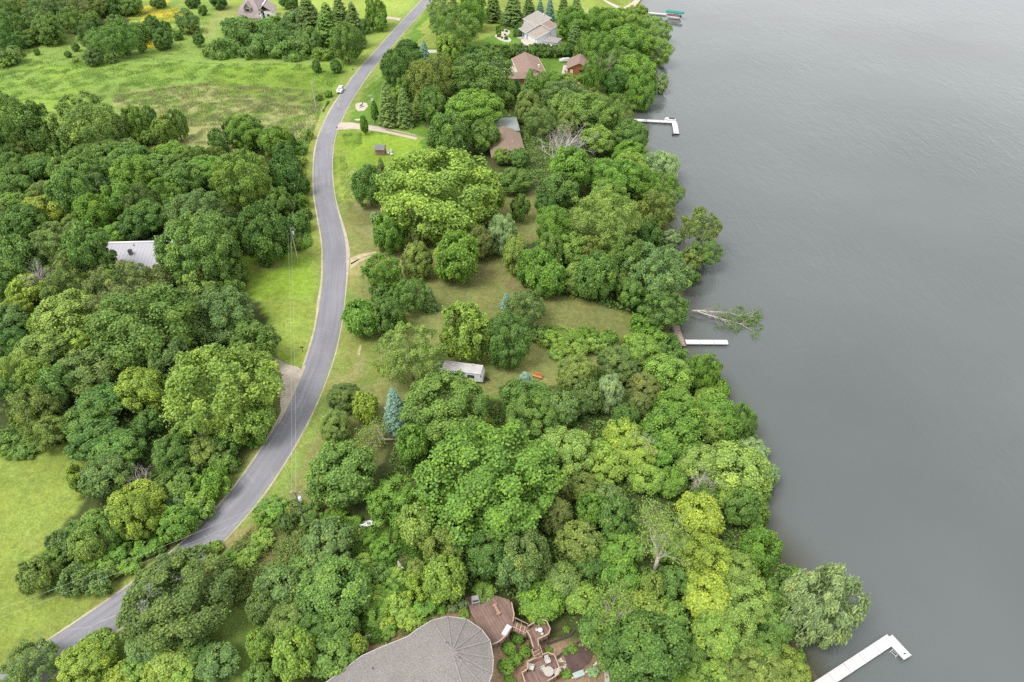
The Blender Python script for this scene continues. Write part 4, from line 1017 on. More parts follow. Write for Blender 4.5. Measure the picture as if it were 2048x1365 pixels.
def gable(root, L, W, e, r, roof_m, wall_m, over=.45, trim=None, hip=0.0, z0=0.0):
    """ridge along local y, L long, W wide, eave height e, ridge height r"""
    l, w = L / 2, W / 2
    sl = (r - e) / w
    oe = e - sl * over
    wl_ = MB()
    wl_.prism([(-w, -l), (w, -l), (w, l), (-w, l)], z0, e)
    if not hip:
        for s in (-1, 1):
            y = s * (l - .08)
            wl_.add([(-w, y - .08, e), (w, y - .08, e), (0, y - .08, r - .05), (-w, y + .08, e), (w, y + .08, e), (0, y + .08, r - .05)], [(0, 1, 2), (5, 4, 3), (0, 3, 4, 1), (1, 4, 5, 2), (2, 5, 3, 0)])
    wl_.build('wall', wall_m, root)
    ro = None
    k = l + over; h1 = l + over - hip
    for s in (-1, 1):
        pts = [(s * (w + over), -k, oe), (0, -(h1 if hip else k), r + .1), (0, (h1 if hip else k), r + .1), (s * (w + over), k, oe)]
        if s > 0: pts = pts[::-1]
        o = lid(root, 'roof_slope', pts, roof_m)
    if hip:
        for s in (-1, 1):
            pts = [(-(w + over), s * k, oe), ((w + over), s * k, oe), (0, s * h1, r + .1)]
            if s > 0: pts = pts[::-1]
            lid(root, 'roof_hip', pts, roof_m)
    MB().bar((0, -h1 if hip else -k, r + .12), (0, h1 if hip else k, r + .12), .28, .08).build('ridge_cap', roof_m, root)
    if trim:
        for s in (-1, 1):
            MB().box((s * (w + over + .04), 0, oe - .1), (.09, 2 * k, .2)).build('fascia', trim, root)

# 1 --- metal-roofed house in the wood
t = thing('metal_roof_house', 'house with a pale grey-white metal roof almost hidden in the wood', 'house', (-97.5, 146.2, 5), R(2.6))
MB().box((0, .1, 1.95), (25.0, .4, 3.9)).build('back_wall', WHITE, t)
MB().box((0, -3.9, .88), (25.0, 7.5, 1.76)).build('wall', WHITE, t)
for s_ in (-1, 1): MB().add([(s_ * 12.4, -7.6, 1.76), (s_ * 12.4, 0, 1.76), (s_ * 12.4, 0, 3.95), (s_ * 12.3, -7.6, 1.76), (s_ * 12.3, 0, 1.76), (s_ * 12.3, 0, 3.95)], [(0, 1, 2), (5, 4, 3), (0, 3, 4, 1), (1, 4, 5, 2), (2, 5, 3, 0)]).build('gable_wall', WHITE, t)
rf = MB().slab([(-12.9, -8.5, 2.0), (12.9, -8.5, 2.0), (12.9, .0, 4.4), (-12.9, .0, 4.4)], .12).build('roof', METAL_ROOF, t)
MB().slab([(-12.9, .0, 4.4), (12.9, .0, 4.4), (12.9, .7, 4.1), (-12.9, .7, 4.1)], .12).build('roof_lip', METAL_ROOF, t)
sl = MB().slab([(-.44, -8.54, 2.035), (.44, -8.54, 2.035), (.44, -.02, 4.435), (-.44, -.02, 4.435)], .03)
pm = sl.mesh('roof_panel', METAL_ROOF)
for i in range(28):
    link_mesh('roof_panel', pm, rf, (-12.42 + i * .92, 0, 0))
MB().bar((-12.95, 0, 4.47), (12.95, 0, 4.47), .55, .1).build('ridge_cap', WHITE, t)
ch = MB().box((3.6, -3.9, 3.85), (.75, .75, 1.2)).build('chimney', CHIM, t)
MB().box((3.6, -3.9, 4.5), (.9, .9, .12)).build('chimney_cap', DARK, ch)
MB().lathe([(.09, 0), (.09, .5), (.14, .52), (.14, .6)], 8, (3.5, -1.2, 4.0)).build('vent_pipe', CHIM, t)
for i in range(3): opening(t, 'window', (-6 + i * 6, -7.75, 1.0), 1.2, .8, 0)

# 2 --- ranch house
t = thing('ranch_house', 'long brown-roofed ranch house beside the pale concrete patio', 'house', (6.9, 283.0, 5), R(8.5))
gable(t, 20.5, 10.2, 2.8, 4.9, BROWN_ROOF, CREAM, .5, CREAM)
wg = MB().prism([(-12.5, -12.6), (-1, -12.6), (-1, -6.6), (-12.5, -6.6)], 0, 2.6).build('wing_wall', BROWN_WALL, t)
lid(t, 'wing_roof', [(-13, -13.2, 2.45), (4.6, -13.2, 2.45), (4.6, -9.9, 3.9), (-13, -9.9, 3.9)], BROWN_ROOF)
lid(t, 'wing_roof', [(-13, -9.9, 3.9), (4.6, -9.9, 3.9), (4.6, -6.4, 2.5), (-13, -6.4, 2.5)], BROWN_ROOF)
MB().lathe([(.28, 0), (.28, 1.0), (.4, 1.02), (.4, 1.25), (.1, 1.4)], 10, (3.0, -5.4, 3.6)).build('flue', WHITE, t)
MB().lathe([(.1, 0), (.1, .5)], 8, (-1.4, 2, 4.3)).build('vent_pipe', CHIM, t)
for i in range(3): opening(t, 'window', (-5.16, -6 + i * 4.5, 1.5), 1.3, 1.1, R(-90))
MB().box((-5.13, 7.0, 1.05), (.08, 1.0, 2.1)).build('door', BROWN_WALL, t)
ant = MB(); ant.tube([(-.2, 9.6, 4.8), (-.2, 9.6, 8.2)], .035, 5)
for k_ in range(5): ant.bar((-1.2 + k_ * .1, 9.6, 8.2 - k_ * .12), (.8 - k_ * .1, 9.6, 8.2 - k_ * .12), .03)
ant.build('aerial', GALV, t)

# 3 --- cottage
t = thing('cottage', 'red-brown wooden cottage with brown shingle roof by the lakeside trees', 'house', (27.6, 286.0, 5), R(-6.5))
gable(t, 11.5, 9.2, 2.7, 4.7, BROWN_ROOF, CEDAR, .5, BROWN_WALL)
opening(t, 'window', (1.1, -5.8, 1.6), 1.6, .9, 0, frame=DARK)
MB().box((-3.0, -5.79, 1.05), (1.1, .1, 2.1)).build('door', CREAM, t)
for k_ in range(7): MB().box((0, -5.77 , .35 + k_ * .36), (9.1, .035, .03)).build('siding_board', BROWN_WALL, t)

# 4 --- house with two roofs among the trees
t = thing('hidden_house', 'brown-roofed house with a flat grey extension mostly hidden by trees', 'house', (-1.9, 208.6, 5), R(6.0))
gable(t, 18.0, 10.0, 2.7, 4.6, shingle('tan_brown_shingle', (.20, .145, .11)), BROWN_WALL, .5)
MB().box((1.6, 14.3, 1.5), (7.0, 10.5, 3.0)).build('extension_wall', CREAM, t)
MB().box((1.6, 14.35, 3.1), (7.8, 11.3, .2)).build('extension_roof', FLAT_ROOF, t)
for k_ in range(3): MB().box((-.6, 11.5 + k_ * 2.6, 3.35), (.3, .3, .35)).build('roof_vent', WHITE, t)
MB().lathe([(.1, 0), (.1, .5)], 8, (1.8, -2, 3.9)).build('vent_pipe', WHITE, t)

# 5 --- steep-gabled house with a dormer
t = thing('gabled_house', 'steep mauve-roofed house with white walls and a pointed dormer', 'house', (-127.6, 358.5, 5), R(6))
MB().box((0, 6.5, 1.5), (10.6, 20, 3.0)).build('wall', WHITE, t)
lid(t, 'roof_slope', [(-5.6, -4.3, 2.0), (4.8, -4.3, 2.0), (4.4, -1.6, 5.6), (1.6, 3.6, 9.2), (-1.6, 3.6, 9.2), (-5.2, -1.6, 5.6)], MAUVE_ROOF)
lid(t, 'roof_slope', [(-1.6, 3.6, 9.2), (-1.6, 18, 9.2), (-7.4, 18, 3.4), (-7.4, 1.0, 3.4), (-5.2, -1.6, 5.6)], MAUVE_ROOF)
lid(t, 'roof_slope', [(1.6, 3.6, 9.2), (4.4, -1.6, 5.6), (6.4, 1.0, 3.2), (6.4, 18, 3.2), (1.6, 18, 9.2)], MAUVE_ROOF)
lid(t, 'roof_top', [(-1.6, 3.6, 9.22), (1.6, 3.6, 9.22), (1.6, 18, 9.22), (-1.6, 18, 9.22)], MAUVE_ROOF)
wall_quad(t, 'side_wall', (-5.3, -2.4), (-5.3, 1.2), 0, 4.4, 4.4, WHITE)
wall_quad(t, 'side_wall', (4.7, 1.2), (4.7, -2.4), 0, 4.6, 4.6, WHITE)
for k_ in range(8): MB().box((-4.6 + k_ * 1.2, -3.9, 1.1), (.55, .12, 1.9)).build('pilaster', WHITE, t)
dm = MB().prism([(-2.2, -2.6), (.9, -2.6), (.9, 1.5), (-2.2, 1.5)], 4.2, 6.4).build('dormer', MAUVE_ROOF, t)
lid(dm, 'dormer_roof', [(-2.6, -3.0, 6.2), (-.65, -3.0, 8.6), (-.65, 2.2, 8.6), (-2.6, 1.6, 6.2)], MAUVE_ROOF, .12)
lid(dm, 'dormer_roof', [(-.65, -3.0, 8.6), (1.3, -3.0, 6.2), (1.3, 1.6, 6.2), (-.65, 2.2, 8.6)], MAUVE_ROOF, .12)
MB().bar((-2.6, -3.05, 6.2), (-.65, -3.05, 8.65), .12, .14).bar((-.65, -3.05, 8.65), (1.3, -3.05, 6.2), .12, .14).build('bargeboard', CREAM, dm)
MB().add([(-2.2, -2.62, 6.3), (.9, -2.62, 6.3), (-.65, -2.62, 8.3)], [(0, 1, 2)]).build('gable_shingles', MAUVE_ROOF, dm)
opening(t, 'dormer_window', (-.65, -2.68, 5.3), 2.0, 1.3, 0)
MB().box((8.2, 4.4, 1.9), (4.0, 8.0, 3.8)).build('wing_wall', WHITE, t)
lid(t, 'wing_roof', [(6.2, .1, 6.6), (10.6, .1, 3.5), (10.6, 12, 3.5), (6.2, 12, 6.6)], MAUVE_ROOF)
lid(t, 'wing_roof', [(4.2, .6, 4.6), (6.2, .1, 6.6), (6.2, 12, 6.6), (4.2, 12, 4.6)], WHITE)
MB().bar((6.2, .1, 6.75), (6.2, 12, 6.75), .5, .12).build('white_ridge', WHITE, t)
opening(t, 'wing_window', (8.0, .36, 2.0), 1.2, 1.3, 0)

# 6 --- white house with stacked shed roofs
def uv2(u, v): return (u * .44 + v * -.898, u * -.898 + v * -.44)
t = thing('white_house', 'white house with stacked taupe shed roofs and a row of dark clerestory windows', 'house', (11.8, 345.0, 5))
def shed_block(u0, u1, v0, v1, zh, zl, roof_m, wall_m, over=.4, name='roof', z0=0.0):
    q = [uv2(u0, v0), uv2(u1, v0), uv2(u1, v1), uv2(u0, v1)]
    w_ = MB().prism([q[3], q[2], q[1], q[0]], z0, [zl - .22, zl - .22, zh - .22, zh - .22]).build('wall', wall_m, t)
    s_ = (zh - zl) / (v1 - v0) * over
    r_ = [uv2(u0 - over, v1 + over) + (zl - s_,), uv2(u1 + over, v1 + over) + (zl - s_,), uv2(u1 + over, v0 - over) + (zh + s_,), uv2(u0 - over, v0 - over) + (zh + s_,)]
    lid(t, name, r_, roof_m, .2)
    rd_ = [Vector(p) for p in r_]
    for a_, b_ in ((0, 1), (1, 2), (2, 3), (3, 0)):
        MB().bar(rd_[a_] + Vector((0, 0, -.12)), rd_[b_] + Vector((0, 0, -.12)), .1, .24).build('fascia', WHITE, t)
SIDING = mat('white_siding', (.66, .68, .71), .7, .04, .6, fine=.03)
shed_block(0, 13.0, 0, 7.0, 7.6, 5.2, TAUPE_ROOF, SIDING)
shed_block(5.0, 13.0, 7.0, 12.5, 5.2, 3.2, TAUPE_ROOF, SIDING)
shed_block(13.2, 22.0, 1.6, 4.6, 6.9, 5.9, BROWN_ROOF, SIDING)
shed_block(13.2, 22.0, 4.8, 11.5, 5.2, 2.8, shingle('tan_shingle', (.26, .225, .19)), SIDING)
for k_ in range(6):
    c = uv2(14.4 + k_ * 1.35, 4.72)
    opening(t, 'clerestory_window', (c[0], c[1], 5.5), .95, .42, math.atan2(-.898, .44) + math.pi, frame=WHITE, d=.14)
gd = uv2(17.6, 11.62)
o = MB().box((0, 0, 0), (6.0, .1, 2.2)).build('garage_door', WHITE, t); o.location = (gd[0], gd[1], 1.15); o.rotation_euler = (0, 0, math.atan2(-.898, .44))
for k_ in range(3):
    c = uv2(8.0 + k_ * 1.6, 12.62)
    opening(t, 'bay_window', (c[0], c[1], 1.6), 1.1, 1.6, math.atan2(-.898, .44) + math.pi, d=.14)
for k_ in range(2):
    c = uv2(5.6 + k_ * 4, 13.8); MB().prism([uv2(4.6 + k_ * 4, 12.9), uv2(7.6 + k_ * 4, 12.9), uv2(7.6 + k_ * 4, 15.2), uv2(4.6 + k_ * 4, 15.2)][::-1], 0, .35).build('porch_step', mat('porch_grey', (.40, .36, .35), .9), t)
MB().prism([uv2(22.6, 6.5), uv2(28, 2.5), uv2(29.5, 5.5), uv2(24.5, 9.5)][::-1], 0, 2.0).build('lean_to', SIDING, t)
lid(t, 'lean_to_roof', [uv2(24.8, 10.0) + (2.0,), uv2(30, 5.6) + (2.0,), uv2(28, 1.9) + (3.0,), uv2(22.2, 6.2) + (3.0,)], GREY_ROOF if False else shingle('soft_grey_shingle', (.24, .22, .225)))
c = uv2(8, .8); MB().lathe([(.16, 0), (.16, 1.3), (.24, 1.32), (.24, 1.55)], 10, (c[0], c[1], 7.2)).build('flue', WHITE, t)

# 7 --- small shed
t = thing('garden_shed', 'small brown garden shed with a dark grey roof on the lawn', 'shed', (-42.2, 207.2, 5), R(-3))
MB().box((0, 0, 1.0), (2.9, 2.6, 2.0)).build('wall', BROWN_WALL, t)
MB().add([(-1.45, -1.3, 2.0), (-1.45, 1.3, 2.0), (-1.45, 0, 2.9), (1.45, -1.3, 2.0), (1.45, 1.3, 2.0), (1.45, 0, 2.9)], [(0, 2, 1), (3, 4, 5), (0, 3, 5, 2), (1, 2, 5, 4), (0, 1, 4, 3)]).build('gable_wall', BROWN_WALL, t)
lid(t, 'roof_slope', [(-1.65, -1.6, 1.85), (1.65, -1.6, 1.85), (1.65, 0, 3.0), (-1.65, 0, 3.0)], GREY_ROOF, .1)
lid(t, 'roof_slope', [(-1.65, 0, 3.0), (1.65, 0, 3.0), (1.65, 1.6, 1.85), (-1.65, 1.6, 1.85)], GREY_ROOF, .1)
MB().box((.3, -1.34, .92), (1.2, .06, 1.75)).build('door', mat('shed_door', (.22, .13, .10), .8), t)

# 8 --- round-ended shingle house at the near edge
ZE, ZA = 8.2, 10.9
apx = P(903, 1303, ZA)
ev_px = [(560, 1440), (640, 1373), (668, 1354), (724, 1312), (755, 1298), (816, 1273), (834, 1259), (864, 1241), (895, 1233.5), (932, 1238), (963, 1259), (980, 1282), (986.5, 1317), (985, 1347), (972, 1380), (940, 1420), (900, 1460)]
ev = [P(x, y, ZE) for x, y in ev_px]
t = thing('round_house', 'house with a faceted round-ended grey-brown shake roof beside the wooden decks', 'house', (apx.x, apx.y, 5))
def loc3(p, dz=0): return (p.x - apx.x, p.y - apx.y, p.z - 5 + dz)
rid = [P(640, 1510, ZA), P(720, 1430, ZA), P(800, 1375, ZA), apx]
def near_ridge(p):
    i = min(range(len(rid)), key=lambda q: (rid[q].xy - p.xy).length); return i
for i in range(len(ev) - 1):
    a, b = ev[i], ev[i + 1]
    ia = 0 if i < 1 else (1 if i < 3 else (2 if i < 5 else 3))
    ib = 0 if i + 1 < 1 else (1 if i + 1 < 3 else (2 if i + 1 < 5 else 3))
    if i >= len(ev) - 3: ia = 3 if i == len(ev) - 3 else 2; ib = 2
    pts = [loc3(a), loc3(b), loc3(rid[ib])] + ([loc3(rid[ia])] if ia != ib else [])
    n_ = (Vector(pts[1]) - Vector(pts[0])).cross(Vector(pts[2]) - Vector(pts[0]))
    if n_.z < 0: pts = pts[::-1]
    if len(pts) == 4:
        lid(t, 'roof_facet', [pts[0], pts[1], pts[2]], ROUND_ROOF, .22); lid(t, 'roof_facet', [pts[0], pts[2], pts[3]], ROUND_ROOF, .22)
    else:
        lid(t, 'roof_facet', pts, ROUND_ROOF, .22)
HIPCAP = mat('hip_cap', (.208, .194, .184), .95, .1, .8, fine=.2, fscale=5)
for i in range(7, 16):
    MB().bar(Vector(loc3(ev[i], .06)), Vector(loc3(apx, .06)), .22, .04).build('hip_cap', HIPCAP, t)
eav = MB()
for a, b in zip(ev[:-1], ev[1:]): eav.bar(loc3(a, -.1), loc3(b, -.1), .14, .24)
eav.build('eave_trim', mat('eave_trim', (.33, .31, .29), .9), t)
cen = sum((Vector(p) for p in ev), Vector()) / len(ev)
wp = [(p.x + (cen.x - p.x) / (p - cen).length * .7 - apx.x, p.y + (cen.y - p.y) / (p - cen).length * .7 - apx.y) for p in ev]
w_ = MB()
for a, b in zip(wp[:-1], wp[1:]):
    d_ = Vector((b[0] - a[0], b[1] - a[1])).normalized(); n_ = Vector((-d_.y, d_.x)) * -.15
    w_.prism([a, b, (b[0] + n_.x, b[1] + n_.y), (a[0] + n_.x, a[1] + n_.y)], -2.4, 3.1)
w_.build('wall', BROWN_WALL, t)
for x, y in ((890, 1318), (918, 1316), (893, 1285)):
    q = P(x, y, ZA - .45); MB().lathe([(.07, 0), (.07, .55)], 8, loc3(q, -.1)).build('vent_pipe', CHIM, t)
q = P(746, 1338, 9.3); MB().lathe([(.06, 0), (.06, .6)], 8, loc3(q, -.1)).build('vent_pipe', DARK, t)
# ------------------------------------------------------------------ decks by the round house
DECKM = mat('deck_boards', (.205, .138, .110), .85, .18, 1.0, fine=.12, fscale=9)
DECKM2 = mat('deck_boards_dark', (.16, .105, .085), .85, .18, 1.0, fine=.12, fscale=9)
RAIL = mat('rail_wood', (.36, .245, .18), .8, .1, 2)
def clip_line(poly, p, d):
    ts = []
    n = len(poly)
    for i in range(n):
        a, b = Vector(poly[i]), Vector(poly[(i + 1) % n]); e = b - a
        den = d.x * e.y - d.y * e.x
        if abs(den) < 1e-9: continue
        s_ = ((a.x - p.x) * d.y - (a.y - p.y) * d.x) / den
        u = ((a.x - p.x) * e.y - (a.y - p.y) * e.x) / den
        if 0 <= s_ < 1: ts.append(u)
    ts.sort()
    return list(zip(ts[::2], ts[1::2]))
def deck(name, label, px, z, ang, rail_edges, mats=(DECKM, DECKM2), gz_=None):
    pts = [P(x, y, z) for x, y in px]
    o0 = pts[0]
    t = thing(name, label, 'deck', (o0.x, o0.y, z))
    poly = [(p.x - o0.x, p.y - o0.y) for p in pts]
    d = Vector((math.cos(ang), math.sin(ang))); n = Vector((-d.y, d.x))
    pr = [Vector(p).dot(n) for p in poly]
    k = min(pr); bw = .145
    rows = [MB(), MB()]; i = 0
    while k + bw / 2 < max(pr):
        c = n * (k + bw / 2)
        for a, b in clip_line(poly, c, d):
            A_, B_ = c + d * a, c + d * b
            rows[i % 2 if RNG.random() < .8 else (i + 1) % 2].bar((A_.x, A_.y, -.02), (B_.x, B_.y, -.02), bw - .018, .04)
        k += bw; i += 1
    for r_, m_ in zip(rows, mats):
        q = r_.build('decking', m_, t); q['kind'] = 'stuff'
    MB().prism([(p[0], p[1]) for p in poly] if sum(poly[i][0] * poly[(i + 1) % len(poly)][1] - poly[(i + 1) % len(poly)][0] * poly[i][1] for i in range(len(poly))) > 0 else poly[::-1], -.32, -.06).build('frame', DECKM2, t)
    for p in poly:
        MB().box((p[0] * .97, p[1] * .97, -1.3), (.14, .14, 2.0)).build('post', DECKM2, t)
    for (a, b) in rail_edges:
        A_, B_ = Vector(poly[a] + (0,)), Vector(poly[b] + (0,))
        L_ = (B_ - A_).length
        MB().bar(A_ + Vector((0, 0, .95)), B_ + Vector((0, 0, .95)), .16, .06).build('handrail', RAIL, t)
        bl = MB()
        for q in range(int(L_ / .16)):
            c = A_.lerp(B_, (q + .5) / int(L_ / .16)); bl.box((c.x, c.y, .48), (.045, .045, .9))
        bl.bar(A_ + Vector((0, 0, .1)), B_ + Vector((0, 0, .1)), .05, .08)
        bl.build('balusters', DECKM2, t)
        for e in (A_, B_): MB().box((e.x, e.y, .45), (.11, .11, 1.04)).build('rail_post', RAIL, t)
    return t, pts
U = [(931, 1196), (975, 1186), (1018, 1200), (1023, 1212), (1028, 1236), (1026, 1249), (1022, 1262), (1012, 1278), (998, 1290), (984, 1296), (960, 1262), (945, 1232)]
dkU, _ = deck('upper_deck', 'large upper wooden deck curving around the end of the shingle roof', U, 5.6, R(-60), [(3, 4), (4, 5), (6, 7), (7, 8), (8, 9)])
M_ = [(1056, 1259), (1068, 1252), (1084, 1246), (1093, 1249), (1100, 1265), (1096, 1275), (1075, 1285), (1077, 1298), (1066, 1300), (1060, 1280), (1053, 1268)]
dkM, _ = deck('middle_deck', 'small octagonal middle deck with a round cafe set between two stairs', M_, 4.5, R(-72), [(2, 3), (3, 4), (4, 5), (5, 6), (6, 7), (8, 9), (9, 10), (0, 1)])
L_ = [(1072, 1322), (1084, 1316), (1095, 1312), (1108, 1316), (1119, 1345), (1115, 1356), (1095, 1368), (1060, 1382), (1050, 1372), (1044, 1352), (1055, 1344), (1054, 1330)]
dkL, _ = deck('lower_deck', 'lower wooden deck with railings, round table and pale chairs', L_, 3.4, R(-65), [(1, 2), (2, 3), (3, 4), (4, 5), (5, 6), (8, 9), (9, 10), (10, 11), (11, 0)])
def stairs(label, a, b, za, zb, w, n):
    A_, B_ = P(*a, za), P(*b, zb)
    t = thing('deck_stairs', label, 'stairs', (B_.x, B_.y, zb))
    d = (A_.xy - B_.xy); ang = math.atan2(d.y, d.x)
    for i in range(n):
        f = (i + .5) / n; c = B_.lerp(A_, f)
        MB().box((c.x - B_.x, c.y - B_.y, c.z - zb - .05), (d.length / n * .86, w, .05), ang).build('tread', RAIL if i % 2 else DECKM, t)
    nn = Vector((-math.sin(ang), math.cos(ang), 0)) * (w / 2 + .06)
    for s in (-1, 1):
        MB().bar(nn * s + Vector((0, 0, -.15)), A_ - B_ + nn * s + Vector((0, 0, -.15)), .06, .3).build('stringer', DECKM2, t)
        MB().bar(nn * s + Vector((0, 0, .95)), A_ - B_ + nn * s + Vector((0, 0, .95)), .1, .06).build('handrail', RAIL, t)
        for q in (.05, .5, .95):
            c = (A_ - B_) * q + nn * s; MB().box((c.x, c.y, c.z + .4), (.08, .08, 1.1)).build('rail_post', RAIL, t)
stairs('wooden steps leading from the large upper deck down to the middle deck', (1027, 1251), (1054, 1264), 5.55, 4.55, 1.25, 7)
stairs('wooden steps leading from the middle deck down to the lower deck', (1071, 1301), (1078, 1321), 4.45, 3.45, 1.15, 6)

CANVAS = mat('pale_canvas', (.43, .41, .38), .85, .06)
def lounge_chair(px, z, rz, label, m=CANVAS):
    p = P(*px, z); t = thing('deck_chair', label, 'chair', (p.x, p.y, z), rz, 'pale chairs on the lower deck')
    MB().slab([(-.3, -.32, .4), (.3, -.32, .4), (.3, .28, .34), (-.3, .28, .34)], .07).build('seat', m, t)
    MB().slab([(-.3, .24, .36), (.3, .24, .36), (.3, .6, .98), (-.3, .6, .98)], .08).build('backrest', m, t)
    for s in (-1, 1):
        MB().box((s * .34, -.02, .58), (.1, .66, .05)).build('armrest', m, t)
        for y in (-.28, .28): MB().box((s * .34, y, .28), (.06, .06, .56)).build('leg', m, t)
    return t
lounge_chair((1095, 1325), 3.4, R(20), 'pale armchair at the lake-side corner of the lower deck')
lounge_chair((1063, 1338), 3.4, R(70), 'pale armchair beside the stair rail on the lower deck')
lounge_chair((1087, 1341), 3.4, R(120), 'pale armchair pulled up to the round table on the lower deck')
lounge_chair((1112, 1348), 3.4, R(-60), 'pale armchair between the round table and the railing')
p = P(1097, 1348, 3.4); t = thing('round_table', 'round pale table on the lower deck', 'table', (p.x, p.y, 3.4))
MB().lathe([(.68, .70), (.70, .72), (.70, .745), (.66, .75)], 24).build('table_top', mat('pale_table', (.34, .31, .275), .8, .06), t)
MB().lathe([(.3, 0), (.28, .04), (.06, .08), (.05, .70)], 12).build('pedestal', CANVAS, t)
IRON = mat('pale_iron', (.45, .43, .44), .5, .1)
p = P(1080, 1265, 4.5); t = thing('cafe_table', 'small round metal cafe table on the middle deck', 'table', (p.x, p.y, 4.5))
MB().lathe([(.34, .68), (.36, .70), (.34, .72)], 18).build('table_top', IRON, t)
for a in range(3): MB().tube([(0, 0, .68), (.28 * math.cos(a * 2.1), .28 * math.sin(a * 2.1), 0)], .018, 5).build('leg', IRON, t)
for (x, y, rz) in ((1073, 1263, 80), (1084, 1271, -150)):
    p = P(x, y, 4.5); t = thing('cafe_chair', 'wire cafe chair at the small metal table on the middle deck', 'chair', (p.x, p.y, 4.5), R(rz), 'cafe chairs on the middle deck')
    MB().lathe([(.2, .43), (.21, .45), (.2, .46)], 14).build('seat', IRON, t)
    MB().tube([(-.19, .12, .45), (-.17, .2, .8), (0, .23, .9), (.17, .2, .8), (.19, .12, .45)], .018, 5).build('backrest', IRON, t)
    for a in range(4): MB().tube([(.16 * math.cos(a * 1.57 + .8), .16 * math.sin(a * 1.57 + .8), .43), (.21 * math.cos(a * 1.57 + .8), .21 * math.sin(a * 1.57 + .8), 0)], .013, 5).build('leg', IRON, t)
a_, b_ = P(988, 1211, 5.6), P(999, 1232, 5.6); dd = b_ - a_
t = thing('deck_bench', 'long reddish wooden bench on the upper deck', 'bench', ((a_ + b_) / 2), math.atan2(dd.y, dd.x))
for k_ in range(3): MB().box((0, -.13 + k_ * .13, .45), (dd.length, .11, .04)).build('seat_slat', mat('bench_wood', (.36, .20, .14), .8, .1), t)
for s in (-1, 1): MB().box((s * dd.length * .38, 0, .215), (.12, .75, .43)).build('leg', RAIL, t)
a_, b_ = P(1018, 1258, 5.6), P(1009, 1273, 5.6); dd = b_ - a_
t = thing('storage_chest', 'white storage chest by the railing of the upper deck', 'chest', ((a_ + b_) / 2), math.atan2(dd.y, dd.x))
MB().box((0, 0, .3), (1.5, .72, .6)).build('body', WHITE, t)
MB().box((0, 0, .64), (1.58, .8, .08)).build('lid', WHITE, t)
p = P(951, 1206, 5.6); t = thing('grill_cart', 'grey metal grill cart at the back corner of the upper deck', 'grill', p, R(12))
MB().box((0, .15, .45), (1.05, .5, .9)).build('cabinet', mat('grill_grey', (.16, .15, .16), .5), t)
MB().slab([(-.55, -.1, .95), (.55, -.1, .95), (.5, .45, 1.25), (-.5, .45, 1.25)], .25).build('lid', mat('grill_lid', (.24, .22, .22), .5), t)
for s in (-1, 1): MB().box((s * .52, -.42, .42), (.07, .07, .84)).build('leg', GALV, t)
MB().bar((-.55, -.45, .84), (.55, -.45, .84), .08).bar((-.52, -.45, .84), (-.52, .1, .84), .07).bar((.52, -.45, .84), (.52, .1, .84), .07).build('shelf_frame', GALV, t)
p = P(737, 1286, 5.0); t = thing('patio_lounger', 'wooden seat with a pale cushion beside the shingle roof', 'chair', p, R(20))
MB().box((0, 0, .3), (1.5, .85, .1)).build('seat', RAIL, t)
MB().slab([(-.7, .3, .4), (.7, .3, .4), (.7, .62, 1.0), (-.7, .62, 1.0)], .14).build('backrest', CANVAS, t)
for sx in (-1, 1):
    for sy in (-1, 1): MB().box((sx * .65, sy * .35, .125), (.08, .08, .25)).build('leg', RAIL, t)

# garden bed below the decks
def bed(name, px, m, z=.03):
    q = [G(x, y) for x, y in px]; mb = MB(); mb.slab([(p.x, p.y, hgt(p.x, p.y) + z) for p in q], .25); tag(mb.build(name, m), kind='structure')
bed('garden_bed', [(1128, 1312), (1150, 1296), (1168, 1292), (1188, 1306), (1180, 1325), (1150, 1350), (1138, 1340)], mat('dark_mulch', (.085, .055, .05), .95, .25, 1, fine=.3, fscale=9), .10)
bed('garden_path', [(1208, 1338), (1216, 1340), (1222, 1380), (1238, 1400), (1226, 1400), (1210, 1372)], mat('path_grey', (.38, .33, .30), .9, .1), .08)
STONE = mat('pale_stone', (.52, .46, .40), .9, .2, 3)
rs = random.Random(4)
def stone_mesh(sd):
    r_ = random.Random(sd); mb = MB(); n = 7
    mb.lathe([(.5, -.15), (.62, .05), (.55, .25), (.25, .36)], n)
    mb.v = [(x * r_.uniform(.8, 1.2), y * r_.uniform(.8, 1.2), z * r_.uniform(.8, 1.2)) for x, y, z in mb.v]
    return mb.mesh('border_stone', STONE)
SM = [stone_mesh(i) for i in range(4)]
def stone(px, py, s, grp, lab):
    p = G(px, py); o = link_mesh('border_stone', SM[rs.randrange(4)], None, p); o.scale = (s, s * rs.uniform(.7, 1.1), s); o.rotation_euler = (0, 0, rs.random() * 6)
    tag(o, lab, 'stone', grp)
for i in range(22):
    f = i / 21; x = 1144 + 55 * f; y = 1356 - 36 * f + 7 * math.sin(f * 3)
    stone(x, y, .3 * rs.uniform(.7, 1.2), 'edging stones of the mulch bed', 'pale edging stone in the curved row below the dark mulch bed')
for i in range(18):
    stone(1117 + rs.random() * 14, 1318 + rs.random() * 26, .28 * rs.uniform(.6, 1.2), 'loose stones by the lower deck', 'pale loose stone piled beside the lower deck railing')
p = G(1157, 1352); t = thing('garden_box', 'grey-green storage box beside the stone edging of the mulch bed', 'box', p, R(20))
MB().box((0, 0, .25), (1.5, .7, .5)).build('body', mat('box_green', (.22, .27, .25), .7), t); MB().box((0, 0, .53), (1.58, .78, .07)).build('lid', mat('box_lid', (.30, .36, .34), .7), t)
